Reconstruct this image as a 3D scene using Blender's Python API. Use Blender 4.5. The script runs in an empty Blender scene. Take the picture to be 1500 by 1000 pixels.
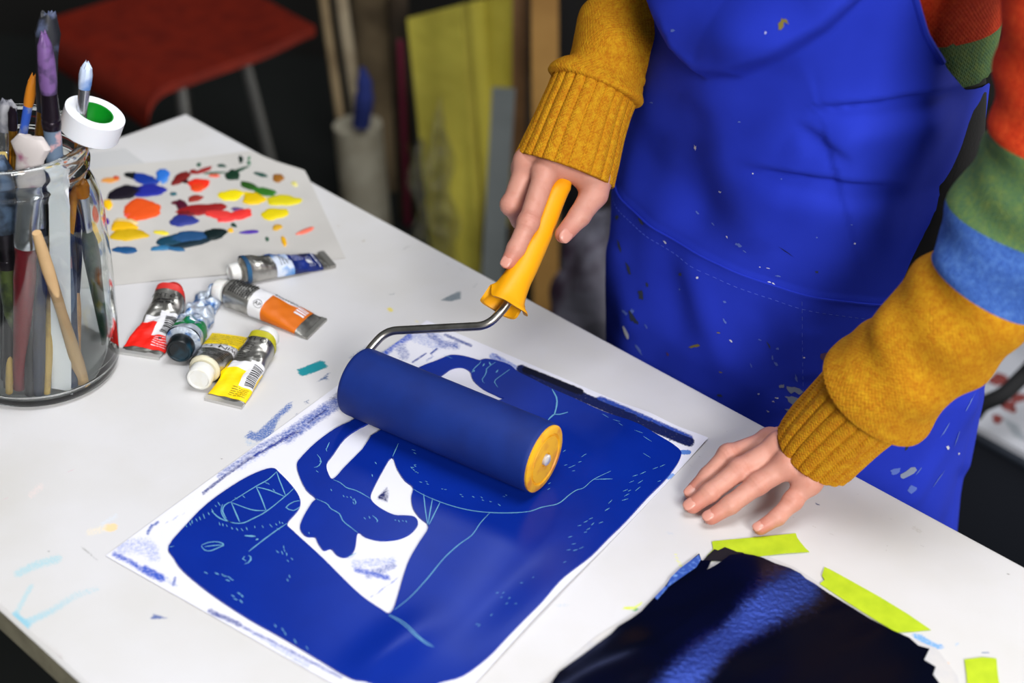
import bpy, bmesh, math, random
import numpy as np
from mathutils import Vector, Matrix
from mathutils.geometry import delaunay_2d_cdt
from mathutils.bvhtree import BVHTree
random.seed(7)
RNG = np.random.default_rng(7)
SC = bpy.context.scene
COL = SC.collection
pi = math.pi

# ------------------------------------------------------------ camera
FPX, PITCH, ROLL = 2320.0, math.radians(33.9), math.radians(4.0)
ZT = 0.75                                   # height of the table top
CAM = np.array([0.0, 0.0, ZT + 0.825])
FWD = np.array([0, math.cos(PITCH), -math.sin(PITCH)])
_r0 = np.array([1.0, 0, 0]); _u0 = np.cross(_r0, FWD)
RIGHT = math.cos(ROLL) * _r0 + math.sin(ROLL) * _u0
UPV = -math.sin(ROLL) * _r0 + math.cos(ROLL) * _u0
cam = bpy.data.cameras.new('camera')
cam_ob = bpy.data.objects.new('camera', cam)
COL.objects.link(cam_ob)
cam.sensor_width = 36.0
cam.lens = FPX / 1500 * 36.0
cam.clip_start = 0.02
cam_ob.matrix_world = Matrix(((RIGHT[0], UPV[0], -FWD[0], CAM[0]), (RIGHT[1], UPV[1], -FWD[1], CAM[1]),
                              (RIGHT[2], UPV[2], -FWD[2], CAM[2]), (0, 0, 0, 1)))
cam.dof.use_dof = True
cam.dof.focus_distance = 1.34
cam.dof.aperture_fstop = 3.7
SC.camera = cam_ob

# ------------------------------------------------------------ world, lights, exposure
SC.view_settings.view_transform = 'Standard'
SC.view_settings.look = 'None'
SC.view_settings.gamma = 1.0
SC.view_settings.exposure = 0.0
SC.view_settings.use_curve_mapping = False
SC.render.use_motion_blur = False
world = bpy.data.worlds.new('daylight')
SC.world = world
world.use_nodes = True
world.node_tree.nodes['Background'].inputs[0].default_value = (0.86, 0.93, 1.0, 1)
world.node_tree.nodes['Background'].inputs[1].default_value = 0.07

def area(name, loc, target, sx, sy, power, col=(1, 1, 1)):
    l = bpy.data.lights.new(name, 'AREA'); l.shape = 'RECTANGLE'; l.size = sx; l.size_y = sy
    l.energy = power; l.color = col
    o = bpy.data.objects.new(name, l); COL.objects.link(o)
    o.location = loc
    d = Vector(target) - Vector(loc)
    o.rotation_euler = d.to_track_quat('-Z', 'Y').to_euler()
    return o
area('window_daylight', (0.90, -1.60, 2.40), (0.15, 1.1, 0.85), 1.0, 0.9, 106, (1.0, 0.985, 0.96))
area('far_side_fill', (2.6, 2.05, 1.0), (-0.5, 2.5, 0.40), 0.7, 0.9, 28, (1.0, 0.97, 0.92))  # added fill, no window there; brightens the chair and the back of the room
area('ceiling_daylight', (0.28, 0.92, 2.80), (0.0, 1.2, 0.75), 1.4, 1.0, 41, (0.97, 0.985, 1.0))
tl = area('added_strip_light', (-0.10, 3.06, 2.74), (-0.10, 3.06, 0.0), 0.78, 0.06, 4.5, (0.92, 0.96, 1.0))  # unseen strip light, added so its reflection streaks across the lino
tl.rotation_euler = (0, 0, math.atan2(0.68, 0.32))

# ------------------------------------------------------------ projection helpers (photo pixel -> point in the place)
def ray(px, py):
    return (px - 750) / FPX * RIGHT + (500 - py) / FPX * UPV + FWD
def at(px, py, z=ZT):
    d = ray(px, py); return CAM + d * ((z - CAM[2]) / d[2])
def atd(px, py, D):
    return CAM + ray(px, py) * D
def proj(P):
    v = np.asarray(P, float) - CAM
    z = v @ FWD
    return np.stack([750 + FPX * (v @ RIGHT) / z, 500 - FPX * (v @ UPV) / z], -1)
# table frame: E along the far edge, N across the table away from the viewer
CORNER = np.array([-0.3952, 1.6539, ZT])
E = np.array([0.761, -0.6488, 0.0]); E /= np.linalg.norm(E)
N = np.array([-E[1], E[0], 0.0])
TE = float(CORNER @ N)
UZ = np.array([0, 0, 1.0])
def Wd(s, t, z):
    return E * s + N * (TE + t) + UZ * z
def plane_t(px, py, t):
    d = ray(px, py); return CAM + d * ((TE + t - CAM @ N) / (d @ N))

# ------------------------------------------------------------ colour / material helpers
def lin(r, g, b):
    f = lambda c: (c / 255 / 12.92) if c / 255 <= 0.04045 else ((c / 255 + 0.055) / 1.055) ** 2.4
    return (f(r), f(g), f(b), 1.0)
MATS = {}
def nt_new(name):
    m = bpy.data.materials.new(name); m.use_nodes = True
    nt = m.node_tree; b = nt.nodes['Principled BSDF']
    return m, nt, b
def mat(name, rgb, rough=0.5, metal=0.0, spec=0.5, noise=None, bump=None, sub=0.0, sheen=0.0, coat=0.0,
        trans=0.0, ior=1.45, tint=None, alpha=1.0, coords='Object', bump2=None):
    if name in MATS: return MATS[name]
    m, nt, b = nt_new(name)
    L = nt.links.new
    I = b.inputs
    c = lin(*rgb)
    I['Base Color'].default_value = c
    I['Roughness'].default_value = rough; I['Metallic'].default_value = metal
    I['Specular IOR Level'].default_value = spec; I['IOR'].default_value = ior
    I['Transmission Weight'].default_value = trans; I['Alpha'].default_value = alpha
    if tint: I['Specular Tint'].default_value = lin(*tint)
    if sub:
        I['Subsurface Weight'].default_value = sub
        I['Subsurface Radius'].default_value = (0.012, 0.005, 0.003); I['Subsurface Scale'].default_value = 0.6
    if sheen:
        I['Sheen Weight'].default_value = sheen; I['Sheen Roughness'].default_value = 0.5
    if coat:
        I['Coat Weight'].default_value = coat; I['Coat Roughness'].default_value = 0.15
    tc = nt.nodes.new('ShaderNodeTexCoord')
    if noise:
        sc, rgb2, lo, hi = noise
        n = nt.nodes.new('ShaderNodeTexNoise'); n.inputs['Scale'].default_value = sc; n.inputs['Detail'].default_value = 5
        L(tc.outputs[coords], n.inputs['Vector'])
        mr = nt.nodes.new('ShaderNodeMapRange'); mr.inputs[1].default_value = lo; mr.inputs[2].default_value = hi
        L(n.outputs['Fac'], mr.inputs[0])
        mx = nt.nodes.new('ShaderNodeMix'); mx.data_type = 'RGBA'
        mx.inputs[6].default_value = c; mx.inputs[7].default_value = lin(*rgb2)
        L(mr.outputs[0], mx.inputs[0]); L(mx.outputs[2], I['Base Color'])
    if bump:
        n2 = nt.nodes.new('ShaderNodeTexNoise'); n2.inputs['Scale'].default_value = bump[0]; n2.inputs['Detail'].default_value = 4
        L(tc.outputs[coords], n2.inputs['Vector'])
        bp = nt.nodes.new('ShaderNodeBump'); bp.inputs['Strength'].default_value = bump[1]
        bp.inputs['Distance'].default_value = bump[2] if len(bump) > 2 else 0.001
        L(n2.outputs['Fac'], bp.inputs['Height']); L(bp.outputs[0], I['Normal'])
    MATS[name] = m
    return m

def paint_mat(name, base, rough, nscale, base2=None, spec=0.5, width=0.14, ink_rough=0.45):
    """base surface with dried paint strokes: colour attribute 'paint' (rgb colour, a coverage), broken up by noise"""
    m, nt, b = nt_new(name); L = nt.links.new
    at_ = nt.nodes.new('ShaderNodeAttribute'); at_.attribute_name = 'paint'
    tc = nt.nodes.new('ShaderNodeTexCoord')
    n = nt.nodes.new('ShaderNodeTexNoise'); n.inputs['Scale'].default_value = nscale; n.inputs['Detail'].default_value = 8
    n.inputs['Roughness'].default_value = 0.65
    L(tc.outputs['Object'], n.inputs['Vector'])
    inv = nt.nodes.new('ShaderNodeMath'); inv.operation = 'SUBTRACT'; inv.inputs[0].default_value = 1.0
    L(at_.outputs['Alpha'], inv.inputs[1])
    sub = nt.nodes.new('ShaderNodeMath'); sub.operation = 'SUBTRACT'
    L(n.outputs['Fac'], sub.inputs[0]); L(inv.outputs[0], sub.inputs[1])
    mr = nt.nodes.new('ShaderNodeMapRange'); mr.interpolation_type = 'SMOOTHSTEP'
    mr.inputs[1].default_value = -width; mr.inputs[2].default_value = width
    L(sub.outputs[0], mr.inputs[0])
    bc = nt.nodes.new('ShaderNodeMix'); bc.data_type = 'RGBA'
    n2 = nt.nodes.new('ShaderNodeTexNoise'); n2.inputs['Scale'].default_value = 9; n2.inputs['Detail'].default_value = 6
    L(tc.outputs['Object'], n2.inputs['Vector'])
    mr2 = nt.nodes.new('ShaderNodeMapRange'); mr2.inputs[1].default_value = 0.4; mr2.inputs[2].default_value = 0.75
    L(n2.outputs['Fac'], mr2.inputs[0]); L(mr2.outputs[0], bc.inputs[0])
    bc.inputs[6].default_value = lin(*base); bc.inputs[7].default_value = lin(*(base2 or base))
    mx = nt.nodes.new('ShaderNodeMix'); mx.data_type = 'RGBA'
    L(mr.outputs[0], mx.inputs[0]); L(bc.outputs[2], mx.inputs[6]); L(at_.outputs['Color'], mx.inputs[7])
    L(mx.outputs[2], b.inputs['Base Color'])
    b.inputs['Roughness'].default_value = rough; b.inputs['Specular IOR Level'].default_value = spec
    return m

def knit_mat(name, c1, c2, c3, cols=1.0):
    """heathered wool knit; UV in metres of cloth; V stitches as bump"""
    m, nt, b = nt_new(name); L = nt.links.new
    def node(t): return nt.nodes.new(t)
    def mth(op, a, bb=None):
        x = node('ShaderNodeMath'); x.operation = op
        for i, v in enumerate((a, bb)):
            if v is None: continue
            if isinstance(v, (int, float)): x.inputs[i].default_value = v
            else: L(v, x.inputs[i])
        return x.outputs[0]
    uv = node('ShaderNodeUVMap'); uv.uv_map = 'UVMap'
    sp = node('ShaderNodeSeparateXYZ'); L(uv.outputs[0], sp.inputs[0])
    u = mth('MULTIPLY', sp.outputs[0], 1 / 0.0042); v = mth('MULTIPLY', sp.outputs[1], 1 / 0.0030)
    fu = mth('ABSOLUTE', mth('SUBTRACT', mth('FRACT', u), 0.5))
    ph = mth('ADD', v, mth('MULTIPLY', fu, 1.6))
    st = mth('SINE', mth('MULTIPLY', ph, 2 * pi))
    col = mth('SINE', mth('MULTIPLY', fu, 2 * pi))
    hgt = mth('ADD', mth('MULTIPLY', st, 0.35), mth('MULTIPLY', mth('SUBTRACT', 0.5, fu), -0.6))
    tc = node('ShaderNodeTexCoord')
    n1 = node('ShaderNodeTexNoise'); n1.inputs['Scale'].default_value = 500; n1.inputs['Detail'].default_value = 3
    L(tc.outputs['Object'], n1.inputs['Vector'])
    n2 = node('ShaderNodeTexNoise'); n2.inputs['Scale'].default_value = 170; n2.inputs['Detail'].default_value = 4
    L(tc.outputs['Object'], n2.inputs['Vector'])
    def mr(x, a, bb):
        q = node('ShaderNodeMapRange'); q.inputs[1].default_value = a; q.inputs[2].default_value = bb; L(x, q.inputs[0]); return q.outputs[0]
    m1 = node('ShaderNodeMix'); m1.data_type = 'RGBA'; m1.inputs[6].default_value = lin(*c1); m1.inputs[7].default_value = lin(*c2)
    L(mr(n1.outputs['Fac'], 0.38, 0.66), m1.inputs[0])
    m2 = node('ShaderNodeMix'); m2.data_type = 'RGBA'; m2.inputs[7].default_value = lin(*c3)
    L(m1.outputs[2], m2.inputs[6]); L(mr(n2.outputs['Fac'], 0.46, 0.80), m2.inputs[0])
    L(m2.outputs[2], b.inputs['Base Color'])
    hh = mth('ADD', hgt, mth('MULTIPLY', n1.outputs['Fac'], 0.9))
    bp = node('ShaderNodeBump'); bp.inputs['Strength'].default_value = 0.55; bp.inputs['Distance'].default_value = 0.0012
    L(hh, bp.inputs['Height']); L(bp.outputs[0], b.inputs['Normal'])
    b.inputs['Roughness'].default_value = 0.9; b.inputs['Specular IOR Level'].default_value = 0.15
    b.inputs['Sheen Weight'].default_value = 0.25
    b.inputs['Sheen Tint'].default_value = lin(*c1)
    return m

# ------------------------------------------------------------ mesh helpers
class MB:
    def __init__(s):
        s.v = []; s.f = []; s.m = []; s.uv = {}; s.n = 0
    def add(s, verts, faces, mi=0):
        verts = [tuple(map(float, p)) for p in verts]
        o = s.n; s.v += verts; s.n += len(verts)
        if isinstance(mi, (list, tuple, np.ndarray)):
            s.m += [int(x) for x in mi]
        else:
            s.m += [mi] * len(faces)
        s.f += [tuple(int(i) + o for i in f) for f in faces]
        return o
    def grid(s, P, wrap=False, mi=0, caps=(False, False), flip=False):
        """P: (rows, cols, 3); wrap joins last column to the first"""
        P = np.asarray(P, float); R, C = P.shape[:2]
        f = []; mm = []
        for i in range(R - 1):
            for j in range(C if wrap else C - 1):
                k = (j + 1) % C
                q = (i * C + j, i * C + k, (i + 1) * C + k, (i + 1) * C + j)
                f.append(q[::-1] if flip else q)
                mm.append(mi(i, j) if callable(mi) else mi)
        o = s.add(P.reshape(-1, 3), f, mm)
        if caps[0]:
            q = tuple(o + j for j in range(C)); s.f.append(q if flip else q[::-1]); s.m.append(mi(0, 0) if callable(mi) else mi)
        if caps[1]:
            q = tuple(o + (R - 1) * C + j for j in range(C)); s.f.append(q[::-1] if flip else q); s.m.append(mi(R - 2, 0) if callable(mi) else mi)
        return o
    def tube(s, path, r, n=12, mi=0, caps=True):
        P = np.asarray(path, float); r = np.broadcast_to(np.asarray(r, float), (len(P),))
        T, A, B = frames(P)
        a = np.linspace(0, 2 * pi, n, endpoint=False)
        G = P[:, None, :] + r[:, None, None] * (np.cos(a)[None, :, None] * A[:, None, :] + np.sin(a)[None, :, None] * B[:, None, :])
        return s.grid(G, True, mi, (caps, caps))
    def lathe(s, prof, M=None, n=48, mi=0, caps=(False, False)):
        prof = np.asarray(prof, float)
        a = np.linspace(0, 2 * pi, n, endpoint=False)
        G = np.stack([prof[:, 0:1] * np.cos(a), prof[:, 0:1] * np.sin(a), np.repeat(prof[:, 1:2], n, 1)], -1)
        if M is not None: G = xf(M, G)
        return s.grid(G, True, mi, caps)
    def box(s, c, sx, sy, sz, M=None, mi=0):
        v = np.array([(x, y, z) for x in (-.5, .5) for y in (-.5, .5) for z in (-.5, .5)]) * (sx, sy, sz) + np.asarray(c, float)
        if M is not None: v = xf(M, v)
        return s.add(v, [(0, 1, 3, 2), (4, 6, 7, 5), (0, 4, 5, 1), (2, 3, 7, 6), (0, 2, 6, 4), (1, 5, 7, 3)], mi)
    def build(s, name, mats, parent=None, loc=None, smooth=True, bevel=0.0, angle=None, world=True):
        """world=True: vertices are world coordinates, moved into the frame of the thing (origin at loc)"""
        me = bpy.data.meshes.new(name)
        V = np.array(s.v, float).reshape(-1, 3)
        if world:
            base = np.array(loc if loc is not None else (parent.get('_o', (0, 0, 0)) if parent else (0, 0, 0)), float)
            if parent is not None: base = np.array(PO[parent.name], float)
            V = V - base
        me.from_pydata(V.tolist(), [], s.f)
        mats = mats if isinstance(mats, (list, tuple)) else [mats]
        for mm in mats: me.materials.append(mm)
        me.polygons.foreach_set('material_index', s.m)
        me.polygons.foreach_set('use_smooth', [smooth] * len(me.polygons))
        me.update()
        o = bpy.data.objects.new(name, me); COL.objects.link(o)
        if parent is not None:
            o.parent = parent; PO[o.name] = PO[parent.name]
        else:
            o.location = base if world else (loc if loc is not None else (0, 0, 0)); PO[o.name] = base if world else (0, 0, 0)
        if bevel:
            b = o.modifiers.new('bevel', 'BEVEL'); b.width = bevel; b.segments = 2; b.limit_method = 'ANGLE'
        if smooth and angle is None: angle = 40
        if smooth and angle < 180:
            try: me.set_sharp_from_angle(angle=math.radians(angle))
            except Exception: pass
        return o
PO = {}
def xf(M, P):
    P = np.asarray(P, float); M = np.array(M, float)
    return P @ M[:3, :3].T + M[:3, 3]
def frames(P, ref0=None):
    T = np.gradient(P, axis=0); T /= np.linalg.norm(T, axis=1, keepdims=True) + 1e-12
    A = np.zeros_like(P); ref = np.array([0, 0, 1.0]) if abs(T[0][2]) < .9 else np.array([1.0, 0, 0])
    if ref0 is not None: ref = np.asarray(ref0, float)
    a = ref - T[0] * (ref @ T[0]); a /= np.linalg.norm(a)
    for i in range(len(P)):
        a = a - T[i] * (a @ T[i]); a /= np.linalg.norm(a); A[i] = a
    return T, A, np.cross(T, A)
def basis(z, x=None, o=(0, 0, 0)):
    z = np.asarray(z, float); z = z / np.linalg.norm(z)
    if x is None: x = (1, 0, 0) if abs(z[0]) < .9 else (0, 1, 0)
    x = np.asarray(x, float); x = x - z * (x @ z); x /= np.linalg.norm(x)
    y = np.cross(z, x)
    M = np.eye(4); M[:3, 0] = x; M[:3, 1] = y; M[:3, 2] = z; M[:3, 3] = o
    return M
def spline(P, n, closed=False):
    """Catmull-Rom through the points, n samples in all"""
    P = np.asarray(P, float); K = len(P)
    segs = K if closed else K - 1
    t = np.linspace(0, segs, n, endpoint=not closed)
    i = np.minimum(t.astype(int), segs - 1); f = (t - i)[:, None]
    idx = (lambda k: P[k % K]) if closed else (lambda k: P[np.clip(k, 0, K - 1)])
    a, b, c, d = idx(i - 1), idx(i), idx(i + 1), idx(i + 2)
    return 0.5 * (2 * b + (c - a) * f + (2 * a - 5 * b + 4 * c - d) * f ** 2 + (3 * b - a - 3 * c + d) * f ** 3)
def round_path(P, r, n=6):
    """polyline with rounded corners"""
    P = [np.asarray(p, float) for p in P]; out = [P[0]]
    for a, b, c in zip(P, P[1:], P[2:]):
        u = (a - b); v = (c - b); k = min(r, .45 * np.linalg.norm(u), .45 * np.linalg.norm(v))
        p, q = b + u / np.linalg.norm(u) * k, b + v / np.linalg.norm(v) * k
        for t in np.linspace(0, 1, n): out.append((1 - t) ** 2 * p + 2 * t * (1 - t) * b + t * t * q)
    out.append(P[-1]); return np.array(out)
def seg_dist(Q, P):
    """distance of 2D points Q to polyline P, signed (+ on the left in image = above when drawn left to right), and parameter 0..1"""
    best = np.full(len(Q), 1e9); sg = np.zeros(len(Q)); tt = np.zeros(len(Q))
    P = np.asarray(P, float); K = len(P) - 1
    cum = np.concatenate([[0], np.cumsum(np.hypot(*np.diff(P, axis=0).T))]); cum /= cum[-1] + 1e-9
    for k in range(K):
        a, b = P[k], P[k + 1]; d = b - a; L2 = d @ d + 1e-9
        t = np.clip(((Q - a) @ d) / L2, 0, 1); v = Q - (a + t[:, None] * d); r = np.hypot(v[:, 0], v[:, 1])
        m = r < best
        cr = d[0] * v[:, 1] - d[1] * v[:, 0]
        best[m] = r[m]; sg[m] = np.where(cr[m] < 0, 1, -1); tt[m] = cum[k] + t[m] * (cum[k + 1] - cum[k])
    return best, sg, tt
def inside(Q, P):
    P = np.asarray(P, float); c = np.zeros(len(Q), bool); j = len(P) - 1
    for i in range(len(P)):
        a, b = P[i], P[j]
        m = ((a[1] > Q[:, 1]) != (b[1] > Q[:, 1])) & (Q[:, 0] < (b[0] - a[0]) * (Q[:, 1] - a[1]) / (b[1] - a[1] + 1e-12) + a[0])
        c ^= m; j = i
    return c
def smooth01(x):
    x = np.clip(x, 0, 1); return x * x * (3 - 2 * x)

# ------------------------------------------------------------ things, parts, tags
def tag(o, label=None, cat=None, group=None, kind=None):
    if label: o['label'] = label
    if cat: o['category'] = cat
    if group: o['group'] = group
    if kind: o['kind'] = kind
    return o
def thing(name, label, cat, loc, group=None):
    o = bpy.data.objects.new(name, None); COL.objects.link(o); o.location = tuple(map(float, loc))
    o.empty_display_size = 0.05
    PO[o.name] = np.asarray(loc, float)
    return tag(o, label, cat, group)
def set_paint(o, rgba):
    a = o.data.color_attributes.new('paint', 'FLOAT_COLOR', 'POINT')
    a.data.foreach_set('color', np.asarray(rgba, np.float32).ravel())
def set_uv(o, fn_uv):
    """fn_uv: per-vertex (n,2) array"""
    me = o.data; uvl = me.uv_layers.new(name='UVMap')
    li = np.zeros(len(me.loops), int); me.loops.foreach_get('vertex_index', li)
    uvl.data.foreach_set('uv', np.asarray(fn_uv, np.float32)[li].ravel())
def text_shape(body, size=1.0):
    """filled outline of a word: 2D verts and faces, centred"""
    c = bpy.data.curves.new('txt', 'FONT'); c.body = body; c.size = size; c.align_x = 'CENTER'; c.align_y = 'CENTER'
    c.resolution_u = 3
    o = bpy.data.objects.new('txt', c); COL.objects.link(o)
    dg = bpy.context.evaluated_depsgraph_get(); ev = o.evaluated_get(dg); me = ev.to_mesh()
    v = [(p.co.x, p.co.y) for p in me.vertices]; f = [tuple(p.vertices) for p in me.polygons]
    ev.to_mesh_clear(); bpy.data.objects.remove(o); bpy.data.curves.remove(c)
    return np.array(v), f

# ------------------------------------------------------------ signed-distance bodies -> one continuous skin
def smin(a, b, k):
    h = np.clip(0.5 + 0.5 * (b - a) / k, 0, 1); return b + (a - b) * h - k * h * (1 - h)
def cone(X, a, b, ra, rb):
    a = np.asarray(a, np.float32); b = np.asarray(b, np.float32); d = b - a
    t = np.clip(((X - a) @ d) / (d @ d + 1e-12), 0, 1)
    return np.linalg.norm(X - a - t[:, None] * d, axis=1) - (ra + t * (rb - ra))
def ellip(X, c, R, M=None):
    q = X - np.asarray(c, np.float32)
    if M is not None: q = q @ np.asarray(M, np.float32)
    q = q / np.asarray(R, np.float32)
    k0 = np.linalg.norm(q, axis=1); k1 = np.linalg.norm(q / np.asarray(R, np.float32), axis=1) + 1e-9
    return k0 * (k0 - 1) / k1
def nets(f, lo, hi, h):
    """naive surface nets"""
    lo = np.asarray(lo, float); hi = np.asarray(hi, float)
    n = np.maximum(((hi - lo) / h).astype(int) + 2, 3)
    ax = [lo[i] + h * np.arange(n[i]) for i in range(3)]
    X = np.stack(np.meshgrid(*ax, indexing='ij'), -1).reshape(-1, 3).astype(np.float32)
    V = np.empty(len(X), np.float32)
    for i in range(0, len(X), 400000): V[i:i + 400000] = f(X[i:i + 400000])
    V = V.reshape(n); del X
    cn = n - 1
    acc = np.zeros((*cn, 3), np.float32); cnt = np.zeros(cn, np.int32)
    ids = [(0, 0, 0), (1, 0, 0), (0, 1, 0), (1, 1, 0), (0, 0, 1), (1, 0, 1), (0, 1, 1), (1, 1, 1)]
    def corner(c): return V[c[0]:c[0] + cn[0], c[1]:c[1] + cn[1], c[2]:c[2] + cn[2]]
    for a in ids:
        for k in range(3):
            if a[k]: continue
            b = list(a); b[k] = 1
            va, vb = corner(a), corner(b); m = (va < 0) != (vb < 0)
            t = np.where(m, va / np.where(m, va - vb, 1), 0)
            for q in range(3):
                acc[..., q] += np.where(m, a[q] + (t if q == k else 0), 0)
            cnt += m
    act = cnt > 0; idx = np.full(cn, -1, int); idx[act] = np.arange(act.sum())
    base = np.argwhere(act)
    P = lo + h * (base + acc[act] / cnt[act][:, None])
    F = []
    for k in range(3):
        sl0 = [slice(None)] * 3; sl1 = [slice(None)] * 3; sl0[k] = slice(0, -1); sl1[k] = slice(1, None)
        a, b = V[tuple(sl0)], V[tuple(sl1)]; m = (a < 0) != (b < 0)
        I = np.argwhere(m); neg = a[m] < 0
        u, w = (k + 1) % 3, (k + 2) % 3
        ok = (I[:, u] > 0) & (I[:, w] > 0) & (I[:, u] < cn[u]) & (I[:, w] < cn[w]); I = I[ok]; neg = neg[ok]
        def cell(du, dw):
            J = I.copy(); J[:, u] -= du; J[:, w] -= dw; return idx[J[:, 0], J[:, 1], J[:, 2]]
        Q = np.stack([cell(1, 1), cell(0, 1), cell(0, 0), cell(1, 0)], 1)
        Q[~neg] = Q[~neg][:, ::-1]; F.append(Q)
    F = np.concatenate(F); F = F[(F >= 0).all(1)]
    return P, F
# ============================================================ THE ROOM
def slab(name, c, sx, sy, sz, m):
    b = MB(); b.box(c, sx, sy, sz)
    o = b.build(name, m, loc=(c[0], c[1], c[2] - sz / 2), smooth=False); tag(o, kind='structure'); return o
M_floor = mat('floor_dark_concrete', (26, 30, 29), .75, noise=(3, (18, 21, 20), .35, .7), bump=(40, .2))
M_wallb = mat('wall_dark', (20, 19, 16), .9, noise=(2, (13, 12, 11), .3, .7))
M_walll = mat('wall_grey', (120, 118, 112), .9, noise=(3, (105, 103, 98), .3, .7))
M_ceil = mat('ceiling_paint', (120, 118, 114), .9)
slab('floor', (0, 0.9, -0.05), 6.4, 6.6, 0.1, M_floor)
slab('wall_back', (0, 3.55, 1.45), 6.4, 0.1, 2.9, M_wallb)
slab('wall_left', (-2.65, 0.9, 1.45), 0.1, 5.2, 2.9, M_walll)

# ============================================================ THE TABLE
TL, TW, TH = 1.62, 0.60, 0.026
M_top = paint_mat('white_laminate_with_paint', (214, 213, 215), .42, 620, (206, 204, 201), spec=.35, width=.22)
M_edge = mat('table_edge_band', (150, 145, 124), .6, noise=(60, (132, 127, 108), .4, .65))
M_leg = mat('table_leg_steel', (70, 70, 72), .4, .8)
table = thing('work_table', 'white paint-marked work table across the whole foreground', 'table', CORNER + E * TL / 2 - N * TW / 2 - UZ * ZT)
G = 0.0026
nu, nv = int(1.20 / G), int(TW / G)
us = np.concatenate([np.linspace(0.004, 1.20, nu), [1.3, 1.45, TL - .004]]); vs = np.linspace(0.003, TW - .003, nv)
P = CORNER + us[:, None, None] * E - vs[None, :, None] * N
tb = MB(); tb.grid(P, flip=True)
ntop = tb.n
def ringtop(inset, z):
    q = [(inset, inset), (TL - inset, inset), (TL - inset, TW - inset), (inset, TW - inset)]
    pts = []
    for (a, b), (c, d) in zip(q, q[1:] + q[:1]):
        for t in np.linspace(0, 1, 60, endpoint=False): pts.append(CORNER + E * (a + (c - a) * t) - N * (b + (d - b) * t) + UZ * z)
    return pts
tb.grid([ringtop(.0035, -.00005), ringtop(.0012, -.0010), ringtop(0, -.0026)], True, 0, flip=True)
tb.grid([ringtop(0, -.0026), ringtop(0, -TH + .002), ringtop(.002, -TH)], True, 1, (False, True), flip=True)
top = tb.build('tabletop', [M_top, M_edge], table)
# dried paint on the table: (colour, coverage, edge softness in mm-ish, shape)
pq = proj(np.array(tb.v[:ntop]))
paint = np.zeros((tb.n, 4), np.float32); paint[:, :3] = lin(206, 205, 206)[:3]
def stroke(A, q, col, pts, r, dens, soft=2.0, ragged=0.0):
    pts = np.asarray(pts, float)
    m = (q[:, 0] > pts[:, 0].min() - r - 12) & (q[:, 0] < pts[:, 0].max() + r + 12) & (q[:, 1] > pts[:, 1].min() - r - 12) & (q[:, 1] < pts[:, 1].max() + r + 12)
    ix = np.where(m)[0]
    if len(ix) == 0: return
    d, sg, t = seg_dist(q[ix], pts)
    c = dens * smooth01((r + soft - d) / (2 * soft)) * (1 - ragged * t)
    w = ix[c > A[ix, 3] * .999]; cc = c[c > A[ix, 3] * .999]
    A[w, 3] = cc; A[w, :3] = lin(*col)[:3]
def patch(A, q, col, poly, dens, soft=2.0, d2=None):
    poly = np.asarray(poly, float)
    m = (q[:, 0] > poly[:, 0].min() - 8) & (q[:, 0] < poly[:, 0].max() + 8) & (q[:, 1] > poly[:, 1].min() - 8) & (q[:, 1] < poly[:, 1].max() + 8)
    ix = np.where(m)[0]
    if len(ix) == 0: return
    d, sg, t = seg_dist(q[ix], np.vstack([poly, poly[:1]])); d = np.where(inside(q[ix], poly), d, -d)
    dd = np.full(len(ix), dens)
    if d2 is not None:   # coverage fades along x
        dd = dens + (d2 - dens) * (q[ix, 0] - poly[:, 0].min()) / (np.ptp(poly[:, 0]) + 1e-6)
    c = dd * smooth01((d + soft) / (2 * soft)); k = c > A[ix, 3]
    A[ix[k], 3] = c[k]; A[ix[k], :3] = lin(*col)[:3]
S = lambda *a, **k: stroke(paint[:ntop], pq, *a, **k)
Pg = lambda *a, **k: patch(paint[:ntop], pq, *a, **k)
TEAL, SLATE, SMUDGE, CY = (24, 138, 150), (92, 112, 150), (70, 105, 175), (150, 205, 222)
Pg(TEAL, [(434, 541), (470, 527), (476, 529), (481, 538), (446, 551), (438, 550)], .8)
Pg(SLATE, [(461, 560), (487, 541), (480, 553), (486, 562), (476, 556)], .7)
Pg(SMUDGE, [(356, 641), (366, 628), (374, 633), (418, 592), (430, 585), (429, 598), (412, 612), (398, 640), (378, 648)], .6, 3)
Pg((150, 180, 215), [(355, 640), (380, 650), (405, 632), (398, 650), (360, 655)], .45, 3)
Pg(SLATE, [(443, 588), (454, 584), (452, 590), (458, 594), (448, 592)], .6)
Pg((60, 80, 150), [(430, 608), (438, 602), (436, 608)], .7)
Pg((112, 130, 165), [(508, 524), (540, 502), (546, 505), (538, 520), (560, 512), (600, 488), (604, 494), (560, 528), (520, 530)], .52, 3)
Pg((120, 132, 140), [(643, 440), (663, 430), (676, 424), (676, 438), (660, 442)], .68, 1.5)
S((130, 140, 145), [(692, 421), (700, 416)], 1.5, .6, 1)
S((130, 140, 145), [(568, 432), (578, 430)], 1.3, .55, 1)
S((150, 130, 90), [(531, 353), (535, 352)], 1.4, .6, 1); S((170, 140, 110), [(494, 331), (497, 330)], 1.4, .5, 1)
S((160, 160, 160), [(590, 365), (600, 360)], 2.4, .48, 2); S((140, 150, 150), [(310, 396), (316, 397)], 2.5, .55, 2)
S((228, 212, 110), [(569, 452), (574, 455)], 3, .8, 1.2); S((228, 215, 140), [(608, 470), (612, 471)], 2, .6, 1.2)
S((246, 212, 165), [(160, 773), (167, 772)], 6, .8, 2); S((215, 222, 232), [(150, 768), (170, 755)], 5, .5, 3)
S((238, 225, 200), [(130, 780), (150, 775)], 7, .48, 4); S((232, 215, 212), [(45, 725), (60, 712)], 7, .48, 5)
CY = (168, 206, 216)
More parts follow.
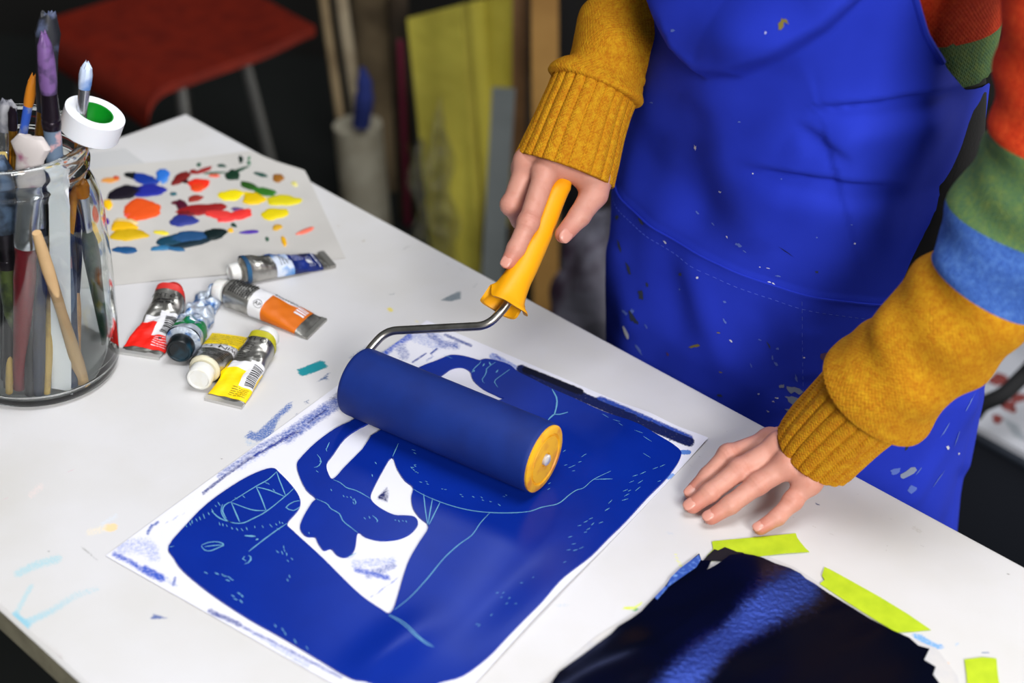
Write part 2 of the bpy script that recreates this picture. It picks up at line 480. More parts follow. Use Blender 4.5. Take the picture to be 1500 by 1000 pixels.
S(CY, [(26, 840), (50, 828), (85, 818)], 8, .56, 6); S(CY, [(22, 902), (40, 868), (46, 858)], 5, .6, 4)
S((158, 202, 216), [(24, 906), (38, 912), (75, 895), (110, 872), (142, 862)], 7, .62, 5, ragged=.35)
S((146, 196, 214), [(22, 900), (40, 916)], 6, .72, 4)
Pg((95, 112, 165), [(219, 907), (224, 898), (248, 905), (232, 907)], .75)
S((226, 224, 228), [(235, 705), (250, 697)], 1.0, .5, 1.2); S((215, 180, 190), [(92, 694), (124, 681)], .8, .55, 1)
S((215, 180, 190), [(0, 733), (14, 728)], .9, .55, 1)
S((150, 150, 150), [(82, 772), (100, 790), (122, 803), (142, 820), (166, 844)], .7, .6, .8)
for a, b in (((20, 634), (22, 634)), ((322, 671), (324, 671)), ((242, 606), (243, 606)), ((430, 458), (432, 459)), ((590, 590), (591, 590)), ((700, 510), (701, 511)), ((70, 808), (72, 808))):
    S((110, 105, 105), [a, b], 1.1, .75, .9)
S((228, 232, 90), [(990, 812), (994, 824), (1002, 832)], 2.2, .66, 1.2); S((60, 175, 60), [(1002, 830), (1010, 838)], 2, .7, 1.2)
S((215, 225, 90), [(914, 890), (930, 890), (940, 884)], 2.6, .7, 1.5); S((40, 150, 120), [(926, 894), (934, 893)], 2, .7, 1.2)
S((190, 200, 212), [(815, 886), (832, 886)], 3, .5, 2); S((190, 198, 212), [(975, 779), (986, 782)], 2.5, .5, 2)
Pg((85, 160, 225), [(1330, 926), (1352, 928), (1368, 940), (1386, 944), (1380, 952), (1352, 948), (1340, 936)], .58, 2)
S((120, 180, 230), [(1398, 944), (1404, 942)], 2.5, .55, 2)
S((240, 180, 130), [(1380, 978), (1386, 974)], 6, .7, 2.5); S((232, 205, 180), [(1375, 970), (1390, 985)], 9, .45, 4)
S((70, 110, 160), [(1440, 956), (1448, 955)], 1.5, .7, 1)
S((40, 50, 110), [(1195, 735), (1200, 740)], 1.6, .8, .9)
GR = (172, 168, 165)
for pts in ([(1022, 666), (1048, 688)], [(1008, 679), (1042, 705)], [(1062, 632), (1074, 630)], [(1125, 690), (1140, 700)], [(1190, 770), (1225, 785)],
            [(1255, 720), (1259, 728)], [(1300, 790), (1297, 822)], [(1170, 745), (1160, 760)], [(1210, 760), (1245, 752)], [(1330, 790), (1352, 800)],
            [(1430, 890), (1438, 905)], [(1215, 775), (1225, 778)], [(640, 380), (690, 400)], [(255, 210), (300, 198)], [(1395, 850), (1430, 870)], [(1290, 755), (1310, 762)]):
    S(GR, pts, .55, .58, .8)
S((190, 186, 182), [(1338, 772), (1348, 778)], 4, .5, 2.5); S((185, 180, 176), [(1368, 758), (1378, 763)], 2.5, .6, 1.5)
S((120, 115, 112), [(1474, 840), (1478, 841)], 1.5, .7, 1)
S((196, 186, 170), [(268, 167), (400, 238), (700, 398)], .8, .5, 1.2); S((200, 190, 172), [(268, 168), (200, 192)], 1.2, .6, 1.2)
S((188, 180, 178), [(60, 936), (90, 962)], 5, .45, 4); S((175, 168, 165), [(86, 960), (92, 966)], 2, .6, 1.5)
set_paint(top, paint)
for a, b in ((.06, .06), (TL - .06, .06), (TL - .06, TW - .06), (.06, TW - .06)):
    lb = MB(); c = CORNER + E * a - N * b
    M = basis(UZ, E, (c[0], c[1], 0)); lb.box((0, 0, (ZT - TH) / 2), .04, .04, ZT - TH, M)
    lb.build('leg', M_leg, table, smooth=False)

# ============================================================ PRINT PAPER, LINO BLOCK
PL, PT, PR = at(155, 815), at(625, 470), at(1037, 645)
PB = PL + PR - PT
def sheet_z(X, Y):
    """the height of the softly cockled print sheet above the table"""
    p = np.stack([np.asarray(X, float), np.asarray(Y, float)], -1)
    u = (p - PL[:2]) @ (PT - PL)[:2] / ((PT - PL)[:2] @ (PT - PL)[:2])     # 0 left/bottom edge .. 1 top edge
    v = (p - PL[:2]) @ (PB - PL)[:2] / ((PB - PL)[:2] @ (PB - PL)[:2])     # 0 left edge .. 1 right edge
    z = 0.0006 + 0 * u
    low = smooth01((v - .25) / .5) * smooth01((.9 - u) / .5)
    for (A_, p0, p1, sg_, a0_, a1_) in ((.0016, (640, 950), (770, 770), .035, -.06, .16), (.0030, (520, 1000), (600, 930), .016, -.03, .07), (.0030, (860, 690), (960, 600), .022, -.02, .08)):
        o_ = at(*p0)[:2]; d_ = at(*p1)[:2] - o_; Ld = np.linalg.norm(d_); d_ = d_ / Ld; n_ = np.array([-d_[1], d_[0]])
        c_ = (p - o_) @ n_; al = (p - o_) @ d_
        z += A_ * np.exp(-(c_ / sg_) ** 2) * smooth01((al - a0_) / .06) * smooth01((Ld + .04 - al) / .07)
    edge = smooth01((v - .86) / .14)
    z += .0045 * edge * np.exp(-((u - .36) / .20) ** 2)
    z += .0022 * edge * smooth01((u - .86) / .14)
    return z
# paper
paper = MB(); GP = .0016
a = np.linspace(0, 1, int(.416 / GP)); b_ = np.linspace(0, 1, int(.301 / GP))
PP = PL + a[:, None, None] * (PT - PL) + b_[None, :, None] * (PB - PL)
PP[..., 2] = ZT + .0004 + sheet_z(PP[..., 0], PP[..., 1])
paper.grid(PP, flip=True); npap = paper.n
bot = PP.copy(); bot[..., 2] -= .00025
rim = lambda Q: np.concatenate([Q[0, :], Q[1:, -1], Q[-1, -2::-1], Q[-2:0:-1, 0]])
paper.grid([rim(PP), rim(bot)], True, flip=False)
M_pap = paint_mat('print_paper_with_ink', (228, 228, 238), .7, 520, (224, 224, 236), spec=.2, width=.30)
po = paper.build('print_paper', M_pap, loc=(PL + PR) / 2)
tag(po, 'large white sheet of paper smeared with blue ink under the cut blue print', 'paper')
ink = np.zeros((paper.n, 4), np.float32); ink[:, :3] = lin(40, 72, 165)[:3]
q2 = proj(np.array(paper.v[:npap])); I_ = ink[:npap]
S = lambda *a, **k: stroke(I_, q2, *a, **k)
Pq = lambda poly, dn, c=(14, 26, 90): patch(I_, q2, c, poly, dn, 4)
B1, B2, B3, NAVY = (38, 80, 190), (60, 88, 170), (120, 140, 205), (14, 26, 78)
S(B1, [(168, 812), (190, 822), (215, 838)], 5, .62, 4); S(B1, [(212, 834), (236, 846)], 7, .66, 4)
S(B3, [(178, 800), (215, 800), (225, 812)], 14, .42, 8); S(B2, [(216, 781), (222, 770), (231, 765)], 3, .62, 2); S(B3, [(240, 845), (258, 858)], 5, .42, 4)
S(B2, [(253, 857), (257, 846)], 2.4, .6, 1.5); S(B3, [(243, 766), (270, 751)], 1, .5, 1)
S((48, 60, 130), [(298, 722), (330, 696), (365, 672), (440, 630)], 3, .62, 2); S(B2, [(322, 696), (380, 655), (450, 618)], 6, .5, 4)
S(B2, [(420, 640), (462, 610), (500, 585)], 11, .60, 6); S((34, 52, 140), [(372, 668), (430, 634)], 2.5, .75, 2); S((30, 44, 120), [(452, 618), (478, 600)], 3, .70, 3); S((44, 56, 110), [(470, 605), (503, 575)], 8, .55, 5); S(B3, [(350, 680), (480, 600)], 10, .42, 6)
S(B1, [(562, 516), (580, 500), (598, 492)], 8, .62, 5); S(B2, [(585, 505), (592, 520)], 9, .5, 6); S(B2, [(628, 488), (648, 504), (668, 506)], 7, .55, 5)
S((70, 85, 150), [(652, 490), (690, 506)], 2.6, .66, 2); S(B3, [(600, 485), (640, 500)], 14, .44, 6)
S((30, 60, 150), [(604, 531), (624, 517)], 1.3, .8, 1); S((30, 60, 150), [(631, 518), (640, 511)], 1.5, .8, 1); S(B2, [(625, 528), (634, 522)], 2, .5, 1.5)
S(B3, [(722, 522), (755, 540)], 6, .6, 2.5); S((90, 105, 180), [(727, 521), (732, 526)], 3, .7, 2)
S(NAVY, [(763, 541), (830, 572), (900, 601), (985, 637), (1010, 647)], 7.5, .86, 2.2); S((8, 12, 36), [(768, 541), (850, 574)], 5.5, .92, 2)
S((40, 70, 160), [(880, 588), (1008, 644)], 8.5, .80, 3)
S((86, 104, 178), [(815, 573), (870, 594), (930, 618), (975, 637)], 4, .56, 3); S((30, 48, 120), [(975, 638), (985, 632)], 1.2, .8, 1); S((30, 48, 120), [(980, 645), (984, 640)], 1, .8, 1)
S((88, 130, 205), [(999, 662), (1009, 662)], 3.4, .95, 1.2); S((130, 165, 225), [(979, 698), (985, 697)], 4, .9, 1.2)
S(B1, [(522, 834), (545, 840), (568, 846)], 5, .64, 4); S(B2, [(540, 842), (575, 828)], 7, .52, 5); S(B3, [(520, 825), (575, 822)], 8, .42, 5); S((90, 110, 190), [(543, 875), (585, 845)], 1.2, .6, 1.2)
Pq([(551, 731), (567, 711), (571, 722), (568, 737)], .60)
S((14, 26, 90), [(556, 728), (563, 722)], 3, .8, 3)
S((70, 82, 150), [(308, 895), (326, 903), (350, 914)], 4.5, .62, 2); S((80, 94, 165), [(340, 910), (420, 950), (500, 992)], 3, .6, 2.5); S(B3, [(370, 925), (450, 975)], 5, .45, 4)
set_paint(po, ink)

def cat(pts, k=3):
    pts = np.asarray(pts, float); return spline(pts, k * len(pts), closed=True)
def sheet_from_px(outline, holes, base, thick, spacing, zf, ext=None):
    """flat cut shape (photo outline laid on the table plane) -> welded sheet with thickness"""
    to2 = lambda pts: np.array([at(x, y, base)[:2] for x, y in pts])
    O = to2(outline); Hs = [to2(h) for h in holes]
    mn, mx = O.min(0), O.max(0)
    gx, gy = np.meshgrid(np.arange(mn[0], mx[0], spacing), np.arange(mn[1], mx[1], spacing * .87))
    gx[::2] += spacing / 2
    Q = np.stack([gx.ravel(), gy.ravel()], 1); Q = Q[inside(Q, O)]
    allb = [O] + Hs
    for B in allb:
        d, _, _ = seg_dist(Q, np.vstack([B, B[:1]])); Q = Q[d > spacing * .45]
    for Hh in Hs: Q = Q[~inside(Q, Hh)]
    pts = []; edges = []
    for B in allb:
        o = len(pts); pts += [Vector(p) for p in B]; edges += [(o + i, o + (i + 1) % len(B)) for i in range(len(B))]
    pts += [Vector(p) for p in Q]
    v, e, f, *_ = delaunay_2d_cdt(pts, edges, [], 0, 1e-6)
    v = np.array([(p.x, p.y) for p in v])
    F = np.array([t for t in f if len(t) == 3]); cen = v[F].mean(1)
    keep = inside(cen, O)
    for Hh in Hs: keep &= ~inside(cen, Hh)
    F = F[keep]
    A = v[F]; ar = (A[:, 1, 0] - A[:, 0, 0]) * (A[:, 2, 1] - A[:, 0, 1]) - (A[:, 1, 1] - A[:, 0, 1]) * (A[:, 2, 0] - A[:, 0, 0])
    F[ar < 0] = F[ar < 0][:, ::-1]
    z = ZT + zf(v[:, 0], v[:, 1])
    n = len(v); b = MB()
    top = np.column_stack([v, z + thick]); bot = np.column_stack([v, z])
    fs = [tuple(t) for t in F] + [tuple(t[::-1] + n) for t in F]
    cnt = {}
    for t in F:
        for i in range(3): cnt[(t[i], t[(i + 1) % 3])] = 1
    for (i, j) in list(cnt):
        if (j, i) not in cnt: fs.append((j, i, i + n, j + n))
    b.add(np.vstack([top, bot]), fs); b.z1 = zf
    return b
def ribbon(b, pts, w, zf, base, mi=1, taper=True):
    """flat narrow line on a sheet, given as photo points"""
    pts = np.asarray(pts, float)
    L = np.hypot(*np.diff(pts, axis=0).T).sum(); n = max(3, int(L / 6) + 2)
    p = spline(pts, n) if len(pts) > 2 else np.linspace(pts[0], pts[-1], n)
    W3 = np.array([at(x, y, base) for x, y in p]); T = np.gradient(W3[:, :2], axis=0); T /= np.linalg.norm(T, axis=1, keepdims=True) + 1e-9
    Nn = np.stack([-T[:, 1], T[:, 0]], 1)
    ww = w * .78 * (np.sin(np.linspace(.15, pi - .15, n)) ** .5 if taper else np.ones(n)) * (1 + .25 * RNG.standard_normal(n).clip(-1, 1) * .6)
    G = np.zeros((n, 2, 3)); G[:, 0, :2] = W3[:, :2] - Nn * ww[:, None] / 2; G[:, 1, :2] = W3[:, :2] + Nn * ww[:, None] / 2
    G[..., 2] = ZT + zf(G[..., 0], G[..., 1])
    b.grid(G, mi=mi)
Z3 = lambda *p: [(200 + x / 2.778, 640 + y / 2.778) for x, y in p]
Z4 = lambda *p: [(560 + x / 2.778, 640 + y / 2.778) for x, y in p]
Z2 = lambda *p: [(480 + x / 2.586, 440 + y / 2.586) for x, y in p]
Z1 = lambda *p: [(140 + x / 2.381, 440 + y / 2.381) for x, y in p]
ZH = lambda *p: [(540 + x / 7.5, 440 + y / 7.5) for x, y in p]
outline = (Z3((130, 445), (150, 490), (190, 545), (300, 635), (450, 735), (600, 820), (750, 910), (870, 985))
    + [(534, 999), (565, 1006), (600, 1009), (630, 1005), (648, 999)]
    + Z4((330, 975), (430, 905), (500, 835), (580, 755), (650, 685), (720, 600), (770, 555), (850, 490), (920, 415), (990, 345), (1080, 245), (1150, 175), (1200, 110), (1216, 75), (1213, 60), (1196, 43))
    + Z2((1280, 530), (1180, 480), (1050, 425), (930, 370), (850, 335), (780, 300), (720, 270), (690, 245), (640, 228), (600, 222), (580, 226))
    + ZH((1240, 662), (1200, 655), (1100, 625), (1000, 605), (920, 600), (870, 610), (740, 665), (640, 700), (560, 735))
    + [(585, 552), (552, 580)]
    + Z1((910, 410), (840, 445), (770, 495), (715, 550), (702, 575), (712, 615), (735, 660), (768, 690), (755, 706), (725, 755), (713, 795))
    + Z3((690, 402), (725, 405), (733, 420), (742, 437), (762, 460), (790, 453), (812, 476), (840, 488), (870, 480), (890, 450), (897, 402), (905, 387), (930, 405), (990, 420), (1060, 415), (1110, 395), (1140, 365), (1145, 345), (1130, 325),
         (1090, 320), (1050, 318), (1000, 295), (962, 266), (953, 240), (966, 205), (1000, 140), (1038, 82), (1060, 130), (1090, 175), (1125, 205), (1118, 245), (1125, 290), (1150, 325), (1188, 365),
         (1150, 430), (1110, 500), (1085, 570), (1065, 640), (1045, 700), (1026, 720), (1000, 705), (920, 650), (850, 585), (760, 495), (700, 440), (640, 385), (613, 352), (655, 300), (668, 268), (655, 230), (620, 185), (580, 145), (558, 128),
         (510, 137), (420, 180), (290, 270), (200, 360)))
hole = (Z1((820, 620), (805, 574), (830, 535), (870, 480), (920, 445), (950, 430)) + [(590, 588)] + Z2((430, 285), (470, 258), (510, 253), (540, 270), (550, 300), (590, 335), (650, 365), (652, 378))
    + [(650, 612)] + Z1((995, 452), (930, 520), (870, 580), (838, 616)))
LB = ZT + .0022
lz = lambda X, Y: sheet_z(X, Y) + .0006
lino = sheet_from_px(cat(outline, 3), [cat(hole, 3)], LB, .0016, .005, lz)
M_lino = mat('wet_blue_ink', (10, 42, 146), .25, spec=.5, tint=(150, 175, 255), bump=(900, .12, .0004), noise=(14, (9, 37, 134), .35, .7))
def finish_lino():
  lo = lino.build('lino_print', [M_lino, mat('carved_line_teal', (104, 166, 196), .6)], loc=(PL + PR) / 2, angle=30)
  tag(lo, 'cut-out linocut of a bending figure, inked deep blue, lying on the white sheet', 'print')
cl = lino; cz = lambda X, Y: lz(X, Y) + .0016 + .00025
R_ = lambda w, *ps: [ribbon(cl, p, w, cz, LB + .001) for p in ps]
R_(.0013, Z3((385, 262), (485, 200), (535, 172), (570, 140)), Z3((570, 140), (580, 170), (590, 195), (607, 238)), Z3((350, 272), (345, 305), (370, 340), (425, 350), (475, 330), (530, 300), (607, 238), (640, 208)),
   Z3((385, 262), (360, 275), (350, 300), (365, 330)), Z3((305, 300), (340, 330), (390, 347)), Z3((385, 264), (420, 345)), Z3((388, 266), (470, 295), (525, 298)), Z3((527, 298), (505, 240), (487, 202)),
   Z3((487, 202), (540, 215), (600, 240)), Z3((668, 258), (640, 262), (608, 285), (640, 298), (665, 282)),
   Z3((264, 440), (290, 428), (330, 425), (356, 437), (330, 450), (300, 462), (276, 458), (264, 442)), Z3((278, 445), (315, 440), (354, 438)),
   Z3((612, 350), (560, 385), (500, 430), (457, 464)), Z3((455, 480), (467, 490), (458, 508), (440, 515)), Z3((440, 483), (432, 495), (446, 503)))
R_(.0024, Z3((440, 400), (484, 403)), Z3((486, 418), (495, 412)))
R_(.0010, Z3((800, 172), (830, 185), (855, 205), (890, 215), (920, 230), (953, 250)), Z3((730, 250), (775, 270), (790, 290), (825, 310), (840, 340), (870, 365), (900, 388)), Z3((1042, 78), (1066, 25)),
   Z4((125, 210), (180, 240), (270, 275), (370, 300), (480, 310), (590, 305), (650, 285), (715, 270), (760, 235), (790, 215), (820, 205), (860, 172), (930, 140)), Z4((860, 172), (937, 170)),
   Z4((168, 230), (176, 300), (185, 355)), Z4((205, 248), (195, 300), (187, 350)), Z4((235, 265), (210, 315), (190, 356)),
   Z4((437, 310), (400, 350), (365, 400), (310, 440), (250, 495), (180, 580), (110, 655), (48, 704)), Z4((25, 725), (80, 765), (130, 815), (180, 850), (210, 860)), Z4((30, 722), (90, 762), (150, 822), (205, 855)),
   ZH((1235, 665), (1210, 700), (1160, 740), (1135, 790)), ZH((1395, 675), (1300, 740), (1290, 800), (1245, 870), (1275, 905)), Z2((690, 260), (655, 285), (632, 305), (645, 328)),
   Z3((735, 70), (752, 95), (740, 118), (722, 122)), Z3((785, 20), (772, 50)), Z3((885, 248), (893, 265), (890, 274)), Z3((960, 318), (980, 335), (978, 345)), Z3((130, 447), (152, 443)), Z3((860, 487), (895, 470)))
R_(.0019, Z2((850, 335), (868, 370), (866, 405), (858, 432)), Z2((835, 452), (848, 438), (862, 428)), Z2((858, 430), (880, 430), (910, 422)), Z2((612, 232), (618, 245)), ZH((1255, 720), (1272, 690)), ZH((1400, 790), (1422, 760)), ZH((1155, 782), (1160, 760)))
def dash(pts, L, ang, w=.0008, j=.3):
    for x, y in pts:
        a_ = math.radians(ang + RNG.normal() * 12); l = L * (1 + j * RNG.normal() * .5)
        ribbon(cl, [(x, y), (x + l * math.cos(a_), y - l * math.sin(a_))], w, cz, LB + .001)
dash(Z4((118, 122), (128, 112), (133, 140), (150, 180), (175, 178), (180, 188), (240, 210), (252, 212), (315, 232), (322, 240), (365, 240), (400, 242), (405, 255), (435, 262), (470, 272), (490, 240), (500, 234)), 4, -15)
dash(Z4((740, 115), (757, 125), (770, 120), (772, 138), (797, 105), (810, 84), (675, 190), (672, 213), (735, 60), (818, 78)), 5, 30)
dash(Z4((1005, 185), (1018, 160), (980, 220), (985, 240), (1040, 188), (1030, 218), (1000, 220), (975, 258), (920, 270), (905, 300), (1050, 150), (1100, 130), (1130, 120), (1120, 180)), 8, 25)
dash(Z4((795, 362), (820, 348), (840, 335), (850, 360), (880, 352), (830, 380), (820, 390), (755, 410), (770, 440), (750, 465), (775, 468), (800, 460), (735, 520)), 6, 20)
dash(Z4((462, 640), (488, 642), (512, 665), (538, 690), (500, 688), (440, 735), (390, 778), (380, 770), (480, 660), (560, 600), (610, 580)), 4, 30)
dash(Z3((200, 355), (215, 345), (225, 335), (240, 330), (255, 322), (270, 310), (290, 305), (305, 290), (318, 275), (330, 262)), 6, -65)
dash(Z3((335, 345), (350, 350), (365, 355), (385, 365), (405, 368), (425, 370), (445, 365), (480, 360), (510, 358), (540, 352), (565, 350), (580, 340)), 5, -60)
dash(Z3((520, 180), (530, 185), (555, 210), (430, 235), (400, 245), (590, 345), (570, 370)), 5, -40)
dash(Z3((568, 460), (598, 440), (600, 455), (590, 462), (610, 468), (628, 490), (612, 498), (620, 560), (612, 575)), 5, -70)
dash(Z3((275, 548), (318, 550), (345, 555), (350, 562), (370, 565), (380, 575), (362, 578), (410, 630), (425, 640), (395, 655), (420, 660), (385, 640)), 6, -25, .0012)
dash(Z3((590, 775), (560, 760), (690, 850), (600, 790), (640, 820)), 6, -55)
dash(Z3((840, 235), (855, 240), (870, 240), (880, 250), (880, 262), (925, 325), (945, 320), (1050, 335), (1065, 336), (1080, 337), (1095, 338), (700, 385), (745, 95), (730, 135), (770, 45), (970, 100), (958, 150), (790, 210)), 4, -50)
dash(Z3((1120, 50), (1128, 62), (1115, 120), (1125, 130), (1138, 140), (1130, 115)), 4, -40)
dash(Z2((1040, 430), (1100, 470), (1160, 500), (1195, 520), (1080, 455), (1195, 580), (440, 205)), 12, -28, .0006)
finish_lino()

# ============================================================ BLACK-INKED SHEET
bz0 = lambda X, Y: .0004 + 0 * X
def bwave(X, Y):
    p = np.stack([np.asarray(X, float), np.asarray(Y, float)], -1)
    o = at(1090, 900)[:2]; d = at(1180, 850)[:2] - at(1000, 1000)[:2]; d /= np.linalg.norm(d); nn = np.array([-d[1], d[0]])
    c = (p - o) @ nn; al = (p - o) @ d
    return .0005 + .0060 * np.exp(-(c / .050) ** 2) * (1 + .25 * np.sin(al * 60)) + .0004 * np.sin(c * 150 + al * 35)
pap_out = [(1036, 823), (1068, 814), (1122, 814), (1165, 832), (1205, 858), (1240, 884), (1300, 922), (1372, 950), (1402, 990), (1420, 1060), (1200, 1250), (900, 1180), (770, 1020), (805, 992), (870, 935), (940, 890), (985, 850)]
b = sheet_from_px(pap_out, [], ZT, .0003, .02, bz0)
M_cream = mat('cream_backing_paper', (205, 202, 200), .8, noise=(40, (190, 190, 196), .4, .7))
bs = b.build('inked_sheet', M_cream, loc=at(1090, 1000))
tag(bs, 'sheet thickly coated in glossy black-blue ink beside the green tape', 'print')
Z5 = lambda *p: [(780 + x / 2.083, 760 + y / 2.083) for x, y in p]
blk = Z5((80, 470), (150, 420), (240, 355), (262, 332), (300, 310), (330, 288), (365, 250), (400, 215), (425, 178), (450, 160), (470, 140), (508, 108), (515, 132), (545, 135), (530, 165), (560, 150), (600, 120), (640, 116), (672, 122), (700, 130), (740, 150), (782, 165), (815, 182), (830, 196), (860, 210), (900, 235), (960, 268), (1030, 305), (1100, 342), (1150, 362), (1178, 385), (1212, 395), (1195, 430), (1230, 452), (1222, 475), (1242, 500)) + [(1390, 1060), (1200, 1230), (920, 1170), (790, 1030)]
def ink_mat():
    """wet ink is mirror-smooth; a streak of reflected light is put in (attribute 'dry') as rougher, more reflective, bumpy ink"""
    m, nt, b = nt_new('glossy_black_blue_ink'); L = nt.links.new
    a = nt.nodes.new('ShaderNodeAttribute'); a.attribute_name = 'sheen_streak'
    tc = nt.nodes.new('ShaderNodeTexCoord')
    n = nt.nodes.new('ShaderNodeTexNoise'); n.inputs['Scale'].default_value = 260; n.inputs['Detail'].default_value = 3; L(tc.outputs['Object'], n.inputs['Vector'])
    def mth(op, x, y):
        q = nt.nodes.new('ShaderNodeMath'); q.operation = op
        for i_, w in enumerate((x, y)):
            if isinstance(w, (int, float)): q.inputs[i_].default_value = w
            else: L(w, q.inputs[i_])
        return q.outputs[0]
    sheen_streak = nt.nodes.new('ShaderNodeMapRange'); sheen_streak.interpolation_type = 'SMOOTHSTEP'; sheen_streak.inputs[1].default_value = .28; sheen_streak.inputs[2].default_value = .95
    L(mth('ADD', a.outputs['Fac'], mth('MULTIPLY', mth('SUBTRACT', n.outputs['Fac'], .5), .35)), sheen_streak.inputs[0]); d = sheen_streak.outputs[0]
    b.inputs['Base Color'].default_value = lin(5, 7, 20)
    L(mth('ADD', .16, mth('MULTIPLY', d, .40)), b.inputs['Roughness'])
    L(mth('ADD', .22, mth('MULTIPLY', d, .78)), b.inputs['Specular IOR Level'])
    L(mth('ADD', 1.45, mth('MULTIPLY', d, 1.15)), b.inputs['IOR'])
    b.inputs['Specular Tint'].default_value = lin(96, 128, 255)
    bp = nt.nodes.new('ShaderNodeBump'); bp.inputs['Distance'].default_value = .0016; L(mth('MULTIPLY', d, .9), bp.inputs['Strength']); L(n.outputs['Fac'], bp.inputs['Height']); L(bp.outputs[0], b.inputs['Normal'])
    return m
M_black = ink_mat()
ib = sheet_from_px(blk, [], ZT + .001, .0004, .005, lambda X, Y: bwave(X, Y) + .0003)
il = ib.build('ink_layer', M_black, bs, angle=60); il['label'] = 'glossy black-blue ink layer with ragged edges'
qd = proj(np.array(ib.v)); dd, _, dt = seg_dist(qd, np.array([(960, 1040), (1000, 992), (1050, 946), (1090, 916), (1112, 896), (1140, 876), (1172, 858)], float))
at_ = il.data.attributes.new('sheen_streak', 'FLOAT', 'POINT'); at_.data.foreach_set('value', np.clip(1.15 - dd / (50 + 16 * smooth01((dt - .6) / .4) - 12 * np.exp(-((dt - .55) / .12) ** 2)), 0, 1).astype(np.float32))  # band where a reflected streak is put into the ink's roughness and specular
be = MB()
for poly in (Z5((420, 180), (450, 150), (508, 108), (514, 125), (500, 150), (470, 170), (440, 190), (405, 215)), Z5((372, 240), (405, 205), (412, 212), (380, 248)),
             ):
    w = np.array([at(x, y, ZT + .0028) for x, y in poly]); w[:, 2] = ZT + bwave(w[:, 0], w[:, 1]) + .0012
    be.add(w, [tuple(range(len(w)))[::-1]])
be.build('thin_ink_smear', mat('thin_blue_ink', (48, 84, 172), .5, noise=(300, (120, 160, 225), .5, .75)), bs)['label'] = 'thin paler blue ink at the torn edge'

# ============================================================ GREEN MASKING TAPE
M_tape = mat('lime_masking_tape', (186, 208, 28), .65, noise=(80, (170, 195, 20), .35, .7), bump=(160, .35, .0006))
def tape(label, poly, extra=None):
    poly = np.array(poly, float)
    b = MB(); n = len(poly)
    w = np.array([at(x, y, ZT) for x, y in poly]); c = w.mean(0)
    zf = lambda X, Y: .0024 + .0004 * np.sin(X * 90) * np.sin(Y * 70)
    b = sheet_from_px(poly, [], ZT + .002, .0003, .004, lambda X, Y: .0010 + .0004 * np.sin(X * 140 + 1) * np.sin(Y * 120))
    o = b.build('masking_tape', M_tape, loc=c); tag(o, label, 'tape', 'green tape strips round the inked sheet')
    return o
t1 = tape('lime green tape strip just under the little finger, one end blackened with ink', [(1043, 792), (1046, 791), (1080, 788), (1120, 784.5), (1166, 779.5), (1168, 786), (1173, 793), (1179, 800), (1186, 806.5), (1150, 809.5), (1110, 813.5), (1085, 816), (1060, 818.5), (1030, 822), (1036, 812), (1045, 803)])
kb = sheet_from_px([(1029, 821), (1038, 811), (1047, 803), (1052, 805), (1062, 800), (1070, 803), (1080, 807), (1088, 808), (1096, 813), (1086, 817), (1060, 819.5)], [], ZT + .0025, .0003, .006, lambda X, Y: .0016 + 0 * X)
kb.build('ink_blot', mat('dry_black_ink', (10, 11, 16), .5), t1)['label'] = 'black ink blot'
tape('long lime green tape strip running along the back edge of the inked sheet', [(1208, 829), (1215, 832), (1242, 846), (1290, 873), (1330, 898), (1364, 921), (1340, 923), (1313, 925), (1280, 905), (1240, 880), (1201, 854), (1208, 848), (1204, 842)])
tape('short upright lime green tape strip at the corner nearest the frame edge', [(1413, 964), (1440, 961.5), (1460, 963), (1462, 985), (1466, 1010), (1418, 1014), (1416, 985)])

# ============================================================ PALETTE SHEET
M_trace = mat('tracing_paper', (204, 201, 197), .7, noise=(12, (194, 191, 187), .35, .65))
under = sheet_from_px([(60, 262), (130, 226), (183, 218), (217, 243), (330, 240), (330, 330), (60, 380)], [], ZT, .0002, .03, lambda X, Y: .0005 + 0 * X)
tag(under.build('loose_paper', mat('loose_white_paper', (196, 196, 197), .7), loc=at(180, 260)), 'plain pale loose sheet under the far left of the palette paper', 'paper')
pal = sheet_from_px([(40, 262), (150, 247), (215, 240), (290, 232), (366, 222), (405, 238), (440, 249), (446, 251), (452, 262), (506, 379), (420, 387), (327, 404), (250, 410), (165, 419), (40, 432)], [], ZT, .0003, .02,
                    lambda X, Y: .0009 + .0004 * np.sin(X * 30 + Y * 22))
po = pal.build('palette_sheet', M_trace, loc=at(300, 320)); tag(po, 'translucent grey paper palette covered in dabs of oil paint', 'palette')
